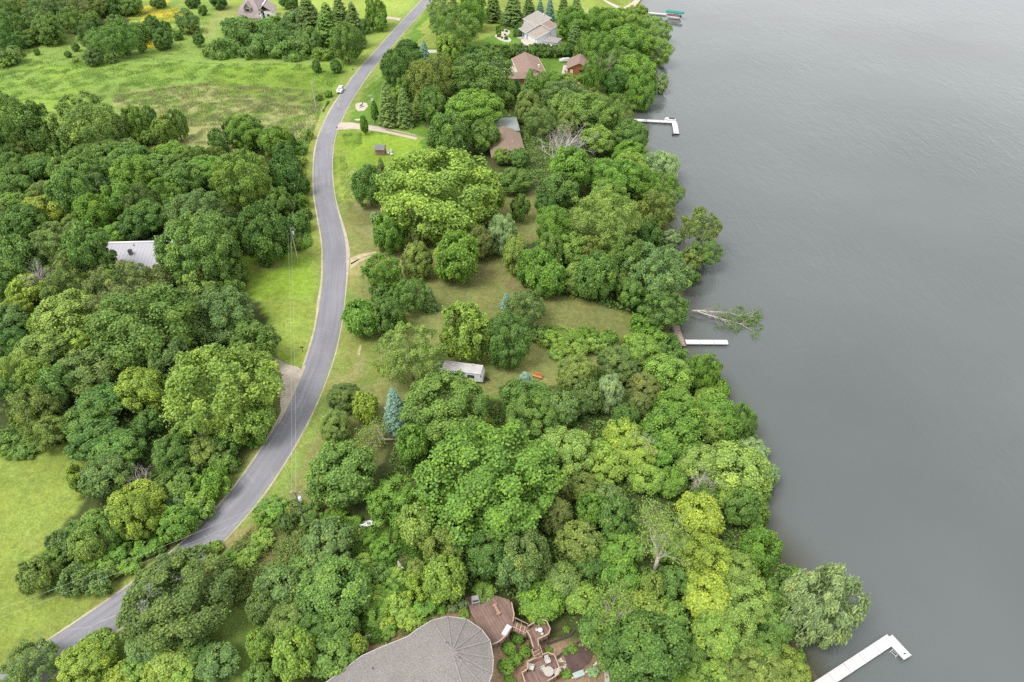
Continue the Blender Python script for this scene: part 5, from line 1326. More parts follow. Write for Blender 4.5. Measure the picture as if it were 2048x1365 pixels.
for i, q in enumerate([[(1100, 1266), (1112, 1262), (1130, 1256)], [(1095, 1290), (1120, 1280), (1140, 1272), (1150, 1262)], [(1115, 1316), (1135, 1298), (1160, 1284)]]):
    pts = [G(x, y) + Vector((0, 0, .1)) for x, y in q]
    tag(MB().tube(pts, .16, 6).build('landscape_log', mat('landscape_log', (.06, .045, .04), .9)), ('dark landscape log edging the terrace beside the middle deck', 'long dark landscape log running across the terraced bed', 'dark landscape log above the mulch bed')[i], 'log')

# things lying in the undergrowth
p = G(735, 1053); t = thing('white_tarp', 'crumpled white tarp in the undergrowth below the round dark tree', 'tarp', p, .4)
mb = MB(); rr = random.Random(3); gN = 7
for j in range(gN):
    for i in range(gN): mb.v.append((-1.5 + i * .5, -.6 + j * .2, .5 + rr.uniform(0, .5) - abs(i - 3) * .1))
for j in range(gN - 1):
    for i in range(gN - 1): a = j * gN + i; mb.f.append((a, a + 1, a + gN + 1, a + gN))
mb.build('sheet', WHITE, t); MB().box((0, 0, .25), (2.2, .8, .5)).build('bundle', mat('tarp_grey', (.4, .42, .44), .8), t)
a_, b_ = G(748, 1098), G(788, 1068)
t = thing('garden_screen', 'leaning grey panel with a pale top rail in the undergrowth', 'panel', a_); d_ = b_ - a_; nn = Vector((d_.y, -d_.x, 0)).normalized()
MB().slab([(0, 0, .95), (d_.x, d_.y, .95), (d_.x + nn.x * 1.1, d_.y + nn.y * 1.1, .35), (nn.x * 1.1, nn.y * 1.1, .35)], .06).build('sheet', mat('sheet_grey', (.20, .25, .27), .4, .1), t)
MB().bar((0, 0, 1.0), (d_.x, d_.y, 1.0), .12, .08).build('top_rail', CANVAS, t)
for q in (.1, .9): MB().box((d_.x * q, d_.y * q, .4), (.1, .1, 1.1)).build('post', CANVAS, t)
p = G(801, 1142); t = thing('tree_stump', 'weathered pale broken stump in the undergrowth', 'stump', p)
mb = MB().tube([(0, 0, -.2), (.05, .05, .7), (.0, .15, 1.5), (-.2, .3, 2.1)], [.42, .34, .3, .12], 9); mb.build('trunk', BARK_GREY, t)
MB().tube([(0, 0, .9), (.45, -.2, 1.3), (.7, -.3, 1.2)], [.16, .11, .05], 6).build('broken_limb', BARK_GREY, t)

# ------------------------------------------------------------------ docks
DOCKW = mat('dock_white', (.47, .46, .465), .7, .10, .7, fine=.05)
def dock(name, label, legs_, w, z=.62, cat='dock'):
    """legs_: list of (start, end) world xy of centre lines"""
    o0 = Vector(legs_[0][0] + (0,)); t = thing(name, label, cat, (o0.x, o0.y, 0))
    for li, (a, b, wd) in enumerate(legs_):
        z += .007 * li
        a, b = Vector(a + (0,)) - o0, Vector(b + (0,)) - o0; d = (b - a); L = d.length; d.normalize(); ang = math.atan2(d.y, d.x)
        n = max(1, round(L / 3.0)); nn = Vector((-d.y, d.x, 0))
        for i in range(n):
            c = a + d * (L * (i + .5) / n)
            s = MB().box((c.x, c.y, z), (L / n - .06, wd, .09), ang).build('deck_section', DOCKW, t)
            fr = MB()
            for sd in (-1, 1): e = nn * sd * (wd / 2 - .03); fr.bar(c - d * (L / n / 2 - .02) + e + Vector((0, 0, z - .14)), c + d * (L / n / 2 - .02) + e + Vector((0, 0, z - .14)), .05, .18)
            fr.build('side_beam', GALV, s)
        for i in range(n + 1):
            for sd in (-1, 1):
                c = a + d * min(max(L * i / n, .1), L - .1) + nn * sd * (wd / 2 + .04)
                MB().tube([(c.x, c.y, -1.2), (c.x, c.y, z + .12)], .035, 6).build('leg', GALV, t)
    return t
def xy(px, py, z=.65): p = P(px, py, z); return (p.x, p.y)
a_, b_, c_ = xy(1640, 1370), xy(1783, 1278), xy(1817, 1313)
big = dock('white_dock', 'long L-shaped white dock reaching out from the shore below the pale willow', [(xy(1600, 1398), b_, 1.55), (xy(1777, 1274), xy(1816, 1316), 1.5)], 1.5)
p = P(1809, 1308, .7); t = thing('dock_cleat', 'dark mooring cleat on the end of the long L-shaped white dock', 'cleat', p)
MB().box((0, 0, .05), (.22, .12, .06)).build('base', DARK, t); MB().bar((-.18, 0, .14), (.18, 0, .14), .06).build('horn', DARK, t)
p = P(1790, 1305, .1); t = thing('dock_steps', 'submerged metal swim steps beside the end of the L-shaped dock', 'steps', (p.x, p.y, 0), R(-55))
for k_ in range(4): MB().box((0, -.45 + k_ * .3, .12 + k_ * .12), (.9, .12, .04)).build('tread', GALV, t)
for s in (-1, 1): MB().bar((s * .45, -.6, 0), (s * .45, .6, .55), .05).build('rail', GALV, t)
dock('white_dock', 'short straight white dock extending from the weathered wooden platform', [(xy(1371, 684), xy(1456, 684.5), 1.45)], 1.4)
t = thing('wood_platform', 'weathered brown wooden platform at the foot of the straight white dock', 'platform', (38.0, 120.2, 0))
PLK = [mat('grey_plank', (.27, .21, .18), .9, .2, 1.5), mat('brown_plank', (.22, .165, .14), .9, .2, 1.5)]
for i in range(22):
    y = -3.4 + i * .33
    pw_ = 2.3 if i < 9 else 1.6
    MB().box((-.15 if i < 9 else .1, y, .72 + rs.uniform(-.01, .01)), (pw_ + rs.uniform(-.08, .08), .29, .05)).build('plank', PLK[i % 3 % 2], t)
for x in (-.9, .7):
    MB().bar((x, -3.5, .58), (x, 3.6, .58), .1, .2).build('beam', PLK[1], t)
    for y in (-3.2, 0, 3.2): MB().box((x, y, -.2), (.14, .14, 1.6)).build('post', PLK[1], t)
dock('white_dock', 'white L-shaped dock with a small watercraft moored beside it', [(xy(1268, 240), xy(1353, 244.5), 1.9), (xy(1349, 246), xy(1353, 267.5), 1.9)], 1.8)
p = P(1291, 244, .75); t = thing('dock_bench', 'small white bench on the side of the dock with the watercraft', 'bench', p)
MB().box((0, 0, .42), (1.3, .4, .06)).build('seat', WHITE, t); MB().box((0, -.22, .7), (1.3, .06, .45)).build('backrest', WHITE, t)
for s in (-1, 1): MB().box((s * .55, 0, .2), (.08, .36, .4)).build('leg', WHITE, t)
p = P(1340, 239.5, .3); t = thing('watercraft', 'white personal watercraft with a dark seat beside the angled dock', 'watercraft', (p.x, p.y, 0), R(-4))
hull = MB()
hp = [(-1.7, .42, .1), (-1.0, .58, .05), (.9, .6, .05), (1.6, .5, .1)]
hull.prism([(-2.1, 0), (-1.5, -.5), (-.6, -.72), (2.0, -.68), (2.0, .68), (-.6, .72), (-1.5, .5)], -.15, [.75, .7, .5, .5, .5, .5, .7]); hull.build('hull', WHITE, t)
MB().box((.7, 0, .72), (2.2, .62, .45), top=.85).build('seat', mat('seat_mauve', (.09, .075, .09), .6), t)
MB().slab([(-1.5, -.4, .85), (-.5, -.45, .95), (-.5, .45, .95), (-1.5, .4, .85)], .3).build('cowl', WHITE, t)
MB().bar((-.55, -.42, 1.15), (-.55, .42, 1.15), .06).bar((-.55, 0, .9), (-.55, 0, 1.15), .1).build('handlebar', DARK, t)
for s in (-1, 1): MB().bar((-1.6, s * .85, .15), (2.1, s * .85, .15), .14).build('cradle_beam', GALV, t)
for q in ((1346, 271), (1357, 269)):
    p = P(*q, .0); t = thing('dock_bumper', 'dark round bumper wheel at the end of the dock with the watercraft', 'bumper', (p.x, p.y, 0), 0, 'bumpers at the dock end')
    MB().lathe([(.15, .1), (.42, .1), (.5, .25), (.42, .4), (.15, .4)], 14).build('tyre', RUBBER, t); MB().tube([(0, 0, -1), (0, 0, 1.1)], .05, 6).build('post', DARK, t)
dock('white_dock', 'far white dock leading to the green-canopied boat lift', [(xy(1275, 23.5), xy(1333, 29), 2.0)], 2.0)
a_, b_ = P(1331, 34.5, .5), P(1363, 38.5, .5); c_ = (a_ + b_) / 2; ang = math.atan2(b_.y - a_.y, b_.x - a_.x)
c_ = c_ + Vector((-math.sin(ang), math.cos(ang), 0)) * 1.4
t = thing('boat_lift', 'boat lift with a long teal green canopy over a red and white boat', 'boat lift', (c_.x, c_.y, 0), ang)
TEAL = mat('teal_canvas', (.012, .19, .15), .7, .08)
cv = MB(); prof = [(-1.55, 2.75), (-1.5, 3.15), (-.9, 3.5), (0, 3.62), (.9, 3.5), (1.5, 3.15), (1.55, 2.75)]
for x in (-4.6, -4.3, 4.3, 4.6):
    k_ = .9 if abs(x) > 4.5 else 1
    cv.v += [(x, y * k_, 2.75 + (z - 2.75) * k_) for y, z in prof]
for i in range(3):
    for j in range(6): a = i * 7 + j; cv.f.append((a, a + 1, a + 8, a + 7))
cv.f.append(tuple(range(6, -1, -1))); cv.f.append(tuple(range(21, 28))); cv.build('canopy', TEAL, t)
for x in (-2.6, 2.6):
    for s in (-1, 1): MB().tube([(x, s * 1.5, -1.2), (x, s * 1.5, 2.9)], .06, 6).build('post', GALV, t)
    MB().bar((x, -1.5, .35), (x, 1.5, .35), .12).build('cross_beam', GALV, t)
for s in (-1, 1): MB().bar((-2.6, s * 1.5, .6), (2.6, s * 1.5, .6), .1).build('side_beam', GALV, t)
t = thing('speed_boat', 'red and white boat resting under the teal canopy', 'boat', (c_.x, c_.y, .55), ang)
hb = MB(); hb.prism([(-3.9, 0), (-2.8, -.8), (-1, -1.1), (3.0, -1.1), (3.0, 1.1), (-1, 1.1), (-2.8, .8)], 0, .75); hb.build('hull', WHITE, t)
hb = MB(); hb.prism([(-4.0, 0), (-2.85, -.86), (-1, -1.16), (3.05, -1.16), (3.05, 1.16), (-1, 1.16), (-2.85, .86)], .75, 1.15); hb.build('red_topside', mat('boat_red', (.36, .05, .05), .4), t)
MB().box((.5, 0, 1.3), (2.6, 1.7, .35)).build('seat', CREAM, t)
mt = MB().box((3.5, 0, .7), (.6, .5, .9)).build('outboard_motor', DARK, t)
p = P(1325, 88, .2); t = thing('moored_boat', 'small white boat moored beneath the overhanging lakeside tree', 'boat', (p.x, p.y, 0), R(10))
MB().prism([(-2.6, 0), (-1.6, -.75), (2.2, -.9), (2.2, .9), (-1.6, .75)], -.1, [.85, .7, .55, .55, .7]).build('hull', WHITE, t)
MB().box((.5, 0, .6), (2.2, 1.2, .12)).build('cockpit', mat('cockpit', (.35, .36, .38), .6), t)
MB().slab([(-.7, -.7, .95), (-.5, -.75, 1.3), (-.5, .75, 1.3), (-.7, .7, .95)], .04).build('windscreen', GLASS, t)
p = G(1130, 124); t = thing('covered_boat', 'small white boat parked on the grass beside the cottage', 'boat', p, R(8))
MB().prism([(-2.6, 0), (-1.6, -.8), (2.4, -.85), (2.4, .85), (-1.6, .8)], .4, [1.25, 1.2, 1.1, 1.1, 1.2]).build('hull', WHITE, t)
MB().prism([(-1.8, 0), (-1.0, -.6), (1.8, -.7), (1.8, .7), (-1.0, .6)], 1.15, 1.5).build('cover', mat('cover_grey', (.45, .46, .5), .8), t)
for s in (-1, 1): MB().lathe([(.1, -.1), (.32, -.1), (.32, .1), (.1, .1)], 12, (.6, s * .95, .34)).build('wheel', RUBBER, t)

# ------------------------------------------------------------------ camper
t = thing('camper', 'white travel camper with a dusty flat roof parked under the trees', 'camper', (-10.6, 101.7, 5), R(-10.5))
CW = mat('camper_white', (.68, .72, .77), .45, .04)
MB().prism([(-5.0, -1.25), (4.6, -1.25), (4.6, 1.25), (-5.0, 1.25)], .65, 2.75).build('body', CW, t)
MB().slab([(4.6, -1.25, 2.75), (5.05, -1.2, 1.7), (5.05, 1.2, 1.7), (4.6, 1.25, 2.75)], .1).build('front_cap', WHITE, t)
MB().prism([(4.55, -1.24), (5.05, -1.2), (5.05, 1.2), (4.55, 1.24)], .65, 1.7).build('front_wall', WHITE, t)
MB().slab([(-5.05, -1.3, 2.86), (4.66, -1.3, 2.86), (4.66, 1.3, 2.86), (-5.05, 1.3, 2.86)], .12).build('roof', mat('dusty_roof', (.47, .44, .44), .85, .18, .5, fine=.12, fscale=4), t)
for s in (-1, 1): MB().bar((-5.05, s * 1.3, 2.87), (4.68, s * 1.3, 2.87), .08, .06).build('roof_edge', WHITE, t)
v_ = MB().box((-1.5, .5, 3.0), (.75, .7, .26), top=.85).build('roof_vent', WHITE, t); MB().box((-1.5, .5, 3.15), (.4, .4, .06)).build('vent_cap', CANVAS, v_)
MB().tube([(2.3, .9, 2.86), (2.5, .9, 3.3), (2.9, .9, 3.4)], .04, 5).build('aerial', WHITE, t)
MB().box((.0, 1.55, 2.2), (7.2, .5, .14)).build('awning', mat('awning', (.33, .24, .22), .8), t)
for x in (-3.6, -.6, 2.6): opening(t, 'window', (x, -1.28, 1.85), 1.2, .65, 0, frame=DARK, d=.08)
opening(t, 'front_window', (5.0, 0, 1.4), 1.5, .5, R(90), frame=DARK, d=.12)
MB().box((1.1, -1.285, 1.5), (.75, .06, 1.7)).build('door', WHITE, t)
for x in (-1.3, -.4):
    for s in (-1, 1): w_ = MB().lathe([(.16, -.1), (.36, -.1), (.36, .1), (.16, .1)], 16).build('wheel', RUBBER, t); w_.location = (x, s * 1.12, .36); w_.rotation_euler = (R(90), 0, 0)
MB().bar((5.0, .5, .55), (6.2, 0, .55), .12).bar((5.0, -.5, .55), (6.2, 0, .55), .12).build('hitch', DARK, t)
MB().lathe([(.17, 0), (.17, .5), (.08, .58)], 10, (5.45, 0, .6)).build('gas_bottle', DARK, t)

# ------------------------------------------------------------------ car on the shoulder
tq = P(690, 178) - P(671, 186); ang = math.atan2(-(RC[np.argmin(np.hypot(RC[:, 0] + 66, RC[:, 1] - 262)) - 1] - RC[np.argmin(np.hypot(RC[:, 0] + 66, RC[:, 1] - 262)) + 1])[1], -(RC[np.argmin(np.hypot(RC[:, 0] + 66, RC[:, 1] - 262)) - 1] - RC[np.argmin(np.hypot(RC[:, 0] + 66, RC[:, 1] - 262)) + 1])[0])
t = thing('parked_car', 'white sport utility car stopped on the edge of the road', 'car', (*P(681, 184)[:2], 5.07), ang)
CARP = mat('car_white', (.80, .79, .80), .25, .02, spec=.5)
def side_prism(prof, hw, hw_top=None):
    n = len(prof); mb = MB(); zt = max(z for _, z in prof); zb = min(z for _, z in prof)
    wv = lambda z: hw if hw_top is None else hw + (hw_top - hw) * (z - zb) / (zt - zb)
    mb.add([(x, -wv(z), z) for x, z in prof] + [(x, wv(z), z) for x, z in prof], [tuple(range(n)), tuple(range(2 * n - 1, n - 1, -1))] + [(i, n + i, n + (i + 1) % n, (i + 1) % n) for i in range(n)])
    return mb
side_prism([(2.35, .35), (2.4, .7), (2.2, .98), (1.15, 1.1), (-2.25, 1.12), (-2.4, .75), (-2.35, .35)], .95, .9).build('body', CARP, t)
side_prism([(1.1, 1.1), (.45, 1.62), (-1.7, 1.66), (-2.2, 1.12)], .88, .68).build('cabin', GLASS, t)
rf = MB().slab([(.5, -.66, 1.70), (.5, .66, 1.70), (-1.75, .66, 1.73), (-1.75, -.66, 1.73)][::-1], .08).build('roof', CARP, t)
for x, x2 in ((1.1, .45), (-.55, -.55), (-2.2, -1.7)):
    for s in (-1, 1): MB().bar((x, s * .87, 1.12), (x2, s * .68, 1.66), .1).build('pillar', CARP, t)
for x in (1.5, -1.5):
    for s in (-1, 1): w_ = MB().lathe([(.2, -.12), (.36, -.12), (.38, 0), (.36, .12), (.2, .12)], 16).build('wheel', RUBBER, t); w_.location = (x, s * .86, .36); w_.rotation_euler = (R(90), 0, 0); MB().lathe([(.05, -.13), (.21, -.13), (.21, .13), (.05, .13)], 12).build('rim', GALV, w_)
for s in (-1, 1):
    MB().box((2.33, s * .68, .78), (.12, .4, .16)).build('headlight', GLASS, t); MB().box((-2.36, s * .75, .85), (.1, .25, .3)).build('tail_light', mat('tail_red', (.4, .02, .02), .4), t)
    MB().box((.95, s * 1.02, 1.12), (.14, .2, .14)).build('mirror', CARP, t)
MB().box((2.38, 0, .62), (.08, .9, .2)).build('grille', DARK, t)
MB().box((1.6, 0, 1.09), (.9, .5, .04)).build('bonnet_panel', DARK, t)

# ------------------------------------------------------------------ poles and wires
POLE = mat('pole_wood', (.42, .38, .34), .9, .15, 2)
def pole(px, py, h, label, trans=True, arm=1.6, rz=0.0, m=POLE):
    top = P(px, py, 5 + h); t = thing('utility_pole', label, 'utility pole', (top.x, top.y, 5), rz)
    MB().tube([(0, 0, -.4), (0, 0, h)], [.17, .11], 9).build('shaft', m, t)
    ca_ = MB().box((0, .14, h - .35), (arm, .1, .12)).build('crossarm', m, t)
    for x in (-arm * .45, 0, arm * .45): MB().lathe([(.05, 0), (.07, .06), (.05, .12), (.06, .2)], 8, (x, .14, h - .28)).build('insulator', WHITE, ca_)
    if trans:
        tr = MB().lathe([(.2, 0), (.26, .05), (.26, .75), (.2, .82)], 12, (.42, 0, h - 2.0)).build('transformer', mat('transformer_grey', (.55, .57, .6), .5), t)
        MB().lathe([(.05, 0), (.05, .3)], 6, (.42, 0, h - 1.18)).build('bushing', WHITE, tr)
        MB().box((.2, 0, h - 1.6), (.3, .08, .1)).build('bracket', GALV, t)
    return top
pA = pole(580, 455, 9.5, 'grey utility pole with a transformer at the edge of the wood by the road bend', True)
pB = pole(590, 985, 9.5, 'dark utility pole with transformers rising from the brush beside the road', True, m=mat('pole_dark', (.13, .12, .12), .85, .1))
pC = pole(623, 165, 9.5, 'plain pale utility pole standing in the meadow grass', False, .9)
pD = pole(741, 191, 9.5, 'utility pole with white transformers beside the columnar evergreen', True)
WIRE = mat('wire', (.50, .50, .48), .6, .02)
def wire(a, b, sag, label, off=0.0, r=.009):
    a, b = Vector(a), Vector(b); d = (b - a).normalized(); n = Vector((-d.y, d.x, 0)) * off
    a, b = a + n, b + n
    pts = [a.lerp(b, i / 16) - Vector((0, 0, sag * 4 * (i / 16) * (1 - i / 16))) for i in range(17)]
    tag(MB().tube(pts, r, 5).build('power_line', WIRE), label, 'wire', 'overhead wires')
zt = Vector((0, 0, -.15))
wire(pB + zt, pA + zt, 1.5, 'overhead wire running above the road between the two transformer poles', .55)
wire(pB + zt, pA + zt, 1.5, 'overhead wire running above the road between the two transformer poles', -.1)
wire(pA + zt, pC + zt, 1.6, 'overhead wire from the wood-edge pole towards the meadow pole')
wire(pC + zt, pD + zt, .6, 'overhead wire crossing the road near the parked car')
pE = P(-260, 1318, 13.5)
wire(pB + zt, pE, 1.2, 'overhead wire crossing the lower road towards the mown field', .8)
wire(pB + zt, pE, 1.2, 'overhead wire crossing the lower road towards the mown field', -.6)

# ------------------------------------------------------------------ small outdoor things
def mailbox(px, py, label, m):
    p = G(px, py); t = thing('mailbox', label, 'mailbox', p, R(10))
    MB().box((0, 0, .55), (.1, .1, 1.1)).build('post', DARK, t)
    MB().tube([(-.3, 0, 1.22), (.3, 0, 1.22)], .16, 10).build('box', m, t); MB().box((.32, 0, 1.22), (.03, .26, .3)).build('flap', m, t)
mailbox(606, 704, 'black mailbox on the grass across from the gravel pull-off', DARK)
mailbox(675, 262, 'red-brown mailbox at the mouth of the sandy drive', mat('box_red', (.3, .06, .07), .6))
mailbox(764, 126, 'dark mailbox at the roadside by the dark round trees', DARK)
p = G(683, 262); t = thing('wire_stake', 'thin dark hoop stake beside the sandy drive', 'stake', p)
MB().tube([(-.6, 0, 0), (-.55, 0, 1.1), (.0, 0, 1.2), (.55, 0, 1.1), (.6, 0, 0)], .04, 5).build('hoop', DARK, t); MB().bar((-.55, 0, .6), (.55, 0, .6), .04).build('crossbar', DARK, t)
p = G(803, 253.5); t = thing('aluminium_boat', 'upturned bare metal boat on a small trailer beneath the spruces', 'boat', G(810, 254), R(-14))
AL = mat('aluminium', (.50, .53, .57), .35, .08, metal=.5)
mb = MB(); sec = []
for x, k_ in ((-2.3, .75), (-1, 1.0), (1, 1.0), (2.0, .8), (2.6, .25)):
    mb.v += [(x, y * k_, z) for y, z in ((-.8, .5), (-.72, .95), (-.3, 1.2), (.3, 1.2), (.72, .95), (.8, .5))]
for i in range(4):
    for j in range(5): a = i * 6 + j; mb.f.append((a, a + 1, a + 7, a + 6))
mb.f.append((5, 4, 3, 2, 1, 0)); mb.f.append((24, 25, 26, 27, 28, 29)); mb.build('hull', AL, t)
MB().bar((-3.4, 0, .45), (2.2, 0, .45), .1).bar((-1.5, -.8, .45), (-1.5, .8, .45), .08).bar((1.2, -.8, .45), (1.2, .8, .45), .08).build('trailer_frame', GALV, t)
for s in (-1, 1): w_ = MB().lathe([(.1, -.08), (.28, -.08), (.28, .08), (.1, .08)], 12).build('wheel', RUBBER, t); w_.location = (.6, s * .95, .28); w_.rotation_euler = (R(90), 0, 0)
for i, (x, y, rz) in enumerate(((776, 309, 10), (781, 306, -20), (783, 311, 40))):
    p = G(x, y); t = thing('garden_chair', 'white plastic chair stacked with others beside the small shed', 'chair', p, R(rz), 'white chairs beside the shed')
    MB().box((0, 0, .45), (.7, .7, .06)).build('seat', WHITE, t); MB().box((0, .33, .85), (.7, .06, .8)).build('backrest', WHITE, t)
    for sx in (-1, 1):
        MB().box((sx * .34, 0, .68), (.06, .7, .05)).build('armrest', WHITE, t)
        for sy in (-1, 1): MB().box((sx * .3, sy * .3, .21), (.06, .06, .42)).build('leg', WHITE, t)
p = G(723, 214.5); t = thing('rocking_horse', 'small dark and white play horse on the bare dirt circle', 'playground toy', p, R(60))
MB().tube([(-.7, 0, .75), (-.2, 0, .8), (.45, 0, .85), (.75, 0, 1.3), (1.0, 0, 1.25)], [.16, .28, .26, .16, .09], 8).build('body', DARK, t)
for x in (-.45, .4):
    for s in (-1, 1): MB().tube([(x, s * .14, .7), (x * 1.3, s * .22, .1)], .07, 6).build('leg', WHITE, t)
for s in (-1, 1): MB().tube([(-.9, s * .24, .16), (0, s * .24, .04), (.9, s * .24, .16)], .05, 6).build('rocker', BROWN_WALL, t)
MB().box((0, 0, 1.08), (.5, .4, .08)).build('saddle', WHITE, t)
a_, b_ = G(1067, 753), G(1083, 758); d_ = b_ - a_
t = thing('park_bench', 'orange wooden bench on the grass beside the small blue spruce', 'bench', (a_ + b_) / 2, math.atan2(d_.y, d_.x))
OR = mat('orange_wood', (.50, .19, .07), .7, .1)
for k_ in range(3): MB().box((0, -.3 + k_ * .2, .45), (2.0, .17, .05)).build('seat_slat', OR, t)
for k_ in range(3): MB().box((0, .3 + k_ * .04, .62 + k_ * .16), (2.0, .05, .13)).build('back_slat', OR, t)
for s in (-1, 1): MB().bar((s * .85, -.35, 0), (s * .85, -.35, .45), .07).bar((s * .85, .25, 0), (s * .85, .42, 1.05), .07).bar((s * .85, -.35, .4), (s * .85, .3, .4), .07).build('leg', DARK, t)
# garden beds by the white house
PEB = mat('pale_pebbles', (.42, .385, .33), .95, .12, 1, fine=.15, fscale=7)
patch('pebble_bed', [(992, 60), (998, 58), (1006, 58), (1014, 59), (1020, 63), (1020, 67), (1012, 73), (1020, 77), (1023, 81), (1018, 85), (1009, 84), (998, 80), (989, 73), (992, 69), (996, 68), (993, 63)], PEB, .035)
for i, (x, y, w) in enumerate(((998, 58, 11), (1004, 60, 8), (997, 66, 9), (998, 71.5, 9), (1012, 77, 8), (1004, 76, 4), (1010, 70, 4), (1013, 63, 5))):
    tree(x, y, w, w, 'b', ('g', 'lg', 'g', 'yg', 'mg', 'br', 'br', 'ol')[i], ('leafy green shrub at the top of the kidney-shaped pebble bed', 'light green shrub in the kidney-shaped pebble bed', 'dark rounded shrub on the edge of the pebble bed', 'yellow-green shrub in the lower pebble bed', 'deep green shrub at the tip of the pebble bed', 'tiny brownish plant in the lower pebble bed', 'tiny brownish plant in the middle of the pebble bed', 'small olive plant in the upper pebble bed')[i])
for (x, y, c) in ((1146, 149, (.06, .17, .55)), (1150, 148.5, (.06, .17, .55)), (1154, 148, (.5, .55, .65)), (1157, 147.5, (.06, .17, .55))):
    p = G(x, y); t = thing('barrel', 'blue and white barrel standing on the patio of the red cottage', 'barrel', p, 0, 'barrels by the red cottage')
    MB().lathe([(.32, 0), (.38, .2), (.38, .75), (.32, .95)], 14).build('drum', mat('drum%.2f' % c[0], c, .5), t); MB().lathe([(.33, .95), (.33, 1.0), (.1, 1.02)], 14).build('lid', WHITE, t)
for i, (x, y) in enumerate(((1134, 149), (1131, 146))):
    p = G(x, y); t = thing('patio_chair', ('white chair on the cottage patio', 'dark chair on the cottage patio')[i], 'chair', p, R(30 + 90 * i)); m_ = (WHITE, DARK)[i]
    MB().box((0, 0, .45), (.6, .6, .06)).build('seat', m_, t); MB().box((0, .28, .8), (.6, .06, .7)).build('backrest', m_, t)
    for sx in (-1, 1):
        for sy in (-1, 1): MB().box((sx * .26, sy * .26, .21), (.05, .05, .42)).build('leg', m_, t)
leaf_field('flowers', [(1152, 166), (1162, 166), (1168, 172), (1156, 174)], 140, .5, .26, .2, (.42, .16, .26), 'pink flowers in the bed by the red cottage', 41, 0, 2, .1)

# ------------------------------------------------------------------ dead and fallen trees
def branches(rng, base, d, L, r, depth, out, leaves=None, lean=Vector((0, 0, .12)), spread=.55, kids=(3, 4)):
    pts = [base]; rad = [r]; p = base; dd = d.normalized(); n = 4
    for i in range(n):
        dd = (dd + Vector((rng.gauss(0, .12), rng.gauss(0, .12), rng.gauss(0, .08))) + lean * .3).normalized()
        p = p + dd * (L / n); pts.append(p); rad.append(r * (1 - .62 * (i + 1) / n))
    out.tube(pts, rad, 5 if depth > 1 else 4, cap=False)
    if depth == 0:
        if leaves is not None: leaves.append(p)
        return
    for k_ in range(rng.randint(*kids)):
        f = rng.uniform(.35, 1.0); i = min(n - 1, int(f * n)); q = pts[i].lerp(pts[i + 1], f * n - i)
        ax = Vector((rng.gauss(0, 1), rng.gauss(0, 1), rng.gauss(0, .6))).normalized()
        nd = (dd + ax * spread * rng.uniform(.8, 1.6)).normalized()
        branches(rng, q, nd, L * rng.uniform(.5, .72), rad[i] * .6, depth - 1, out, leaves, lean, spread, kids)
def dead_tree(px, py, h, label, seed, m=BARK_GREY, depth=4, spread=.6, L0=.36, dirv=(0, 0, 1), leaf=None, n_leaf=0, r0=.22, kids=(3, 4), name='dead_tree', zb=None):
    p = G(px, py) if zb is None else P(px, py, zb)
    t = thing(name, label, 'dead tree' if name == 'dead_tree' else 'fallen tree', p)
    rng_ = random.Random(seed); mb = MB(); tips = []
    trunk = MB(); d = Vector(dirv).normalized(); q = d * (h * .3)
    trunk.tube([(0, 0, -.3) if d.z > .5 else (-d * .5), tuple(q * .5), tuple(q)], [r0 * 1.25, r0, r0 * .8], 8); trunk.build('trunk', m, t, True)
    for k_ in range(5):
        a = k_ * 1.256 + rng_.random() * .7
        ax = Vector((math.cos(a), math.sin(a), 0))
        branches(rng_, q * rng_.uniform(.7, 1.0), (d + ax * spread * rng_.uniform(.4, 1.1)), h * L0, r0 * .55, depth - 1, mb, tips, d * .12, spread, kids)
    mb.build('branches', m, t, True)
    if leaf and tips:
        rg = np.random.default_rng(seed); T = np.array([tuple(rng_.choice(tips)) for _ in range(n_leaf)]) + rg.normal(size=(n_leaf, 3)) * .28
        o = link_mesh('foliage', quads_mesh('foliage', leaf_quads(rg, T, unit(rg.normal(size=(n_leaf, 3)) + (0, 0, .7)), rg.uniform(.22, .4, n_leaf), rg.uniform(.12, .22, n_leaf)), LEAF, np.clip(.5 + rg.normal(size=n_leaf) * .15, 0, 1)), t); o.color = tuple(PAL[leaf]) + (1,)
    return t
dead_tree(1122, 362, 22, 'broad bare grey dead tree among the lakeside greenery', 1, mat('dead_grey', (.50, .44, .43), .9, .15, 3), 4, 1.05, .34, kids=(4, 6), r0=.3)
dead_tree(1308, 1148, 16, 'half-dead tree with pale bare limbs and a few leaves', 2, mat('dead_tan', (.46, .40, .34), .9, .2, 3), 4, .6, .34, leaf='ly', n_leaf=2600, r0=.32)
dead_tree(297, 990, 7.5, 'small pale dead tree at the edge of the wood beside the mown field', 3, BARK_GREY, 4, .8, .36, r0=.14)
dead_tree(100, 600, 11, 'grey bare dead tree in the wood near the white metal roof', 4, mat('dead_grey', (.5, .44, .43)), 4, .45, .36, kids=(4, 5))
dead_tree(1225, 1262, 13, 'broken tree with pale split limbs in the greenery above the decks', 5, mat('dead_tan', (.46, .40, .34)), 4, .9, .3, leaf='lg', n_leaf=2200, r0=.26)
dead_tree(1285, 925, 9, 'bare grey snag among the dense trees on the lake bank', 6, BARK_GREY, 4, .6, .34)
dead_tree(1395, 1000, 9, 'bare pale branches poking out below the yellow-green trees', 7, BARK_GREY, 4, .8, .34)
dead_tree(1200, 182, 17, 'tall pale bare-trunked tree beside the red cottage', 8, BARK_GREY, 4, .35, .34, r0=.22)
dead_tree(1615, 1280, 6, 'tangle of pale dead branches beneath the pale willow', 9, BARK_GREY, 4, .8, .4, dirv=(.6, .2, .8), r0=.12, kids=(4, 5))
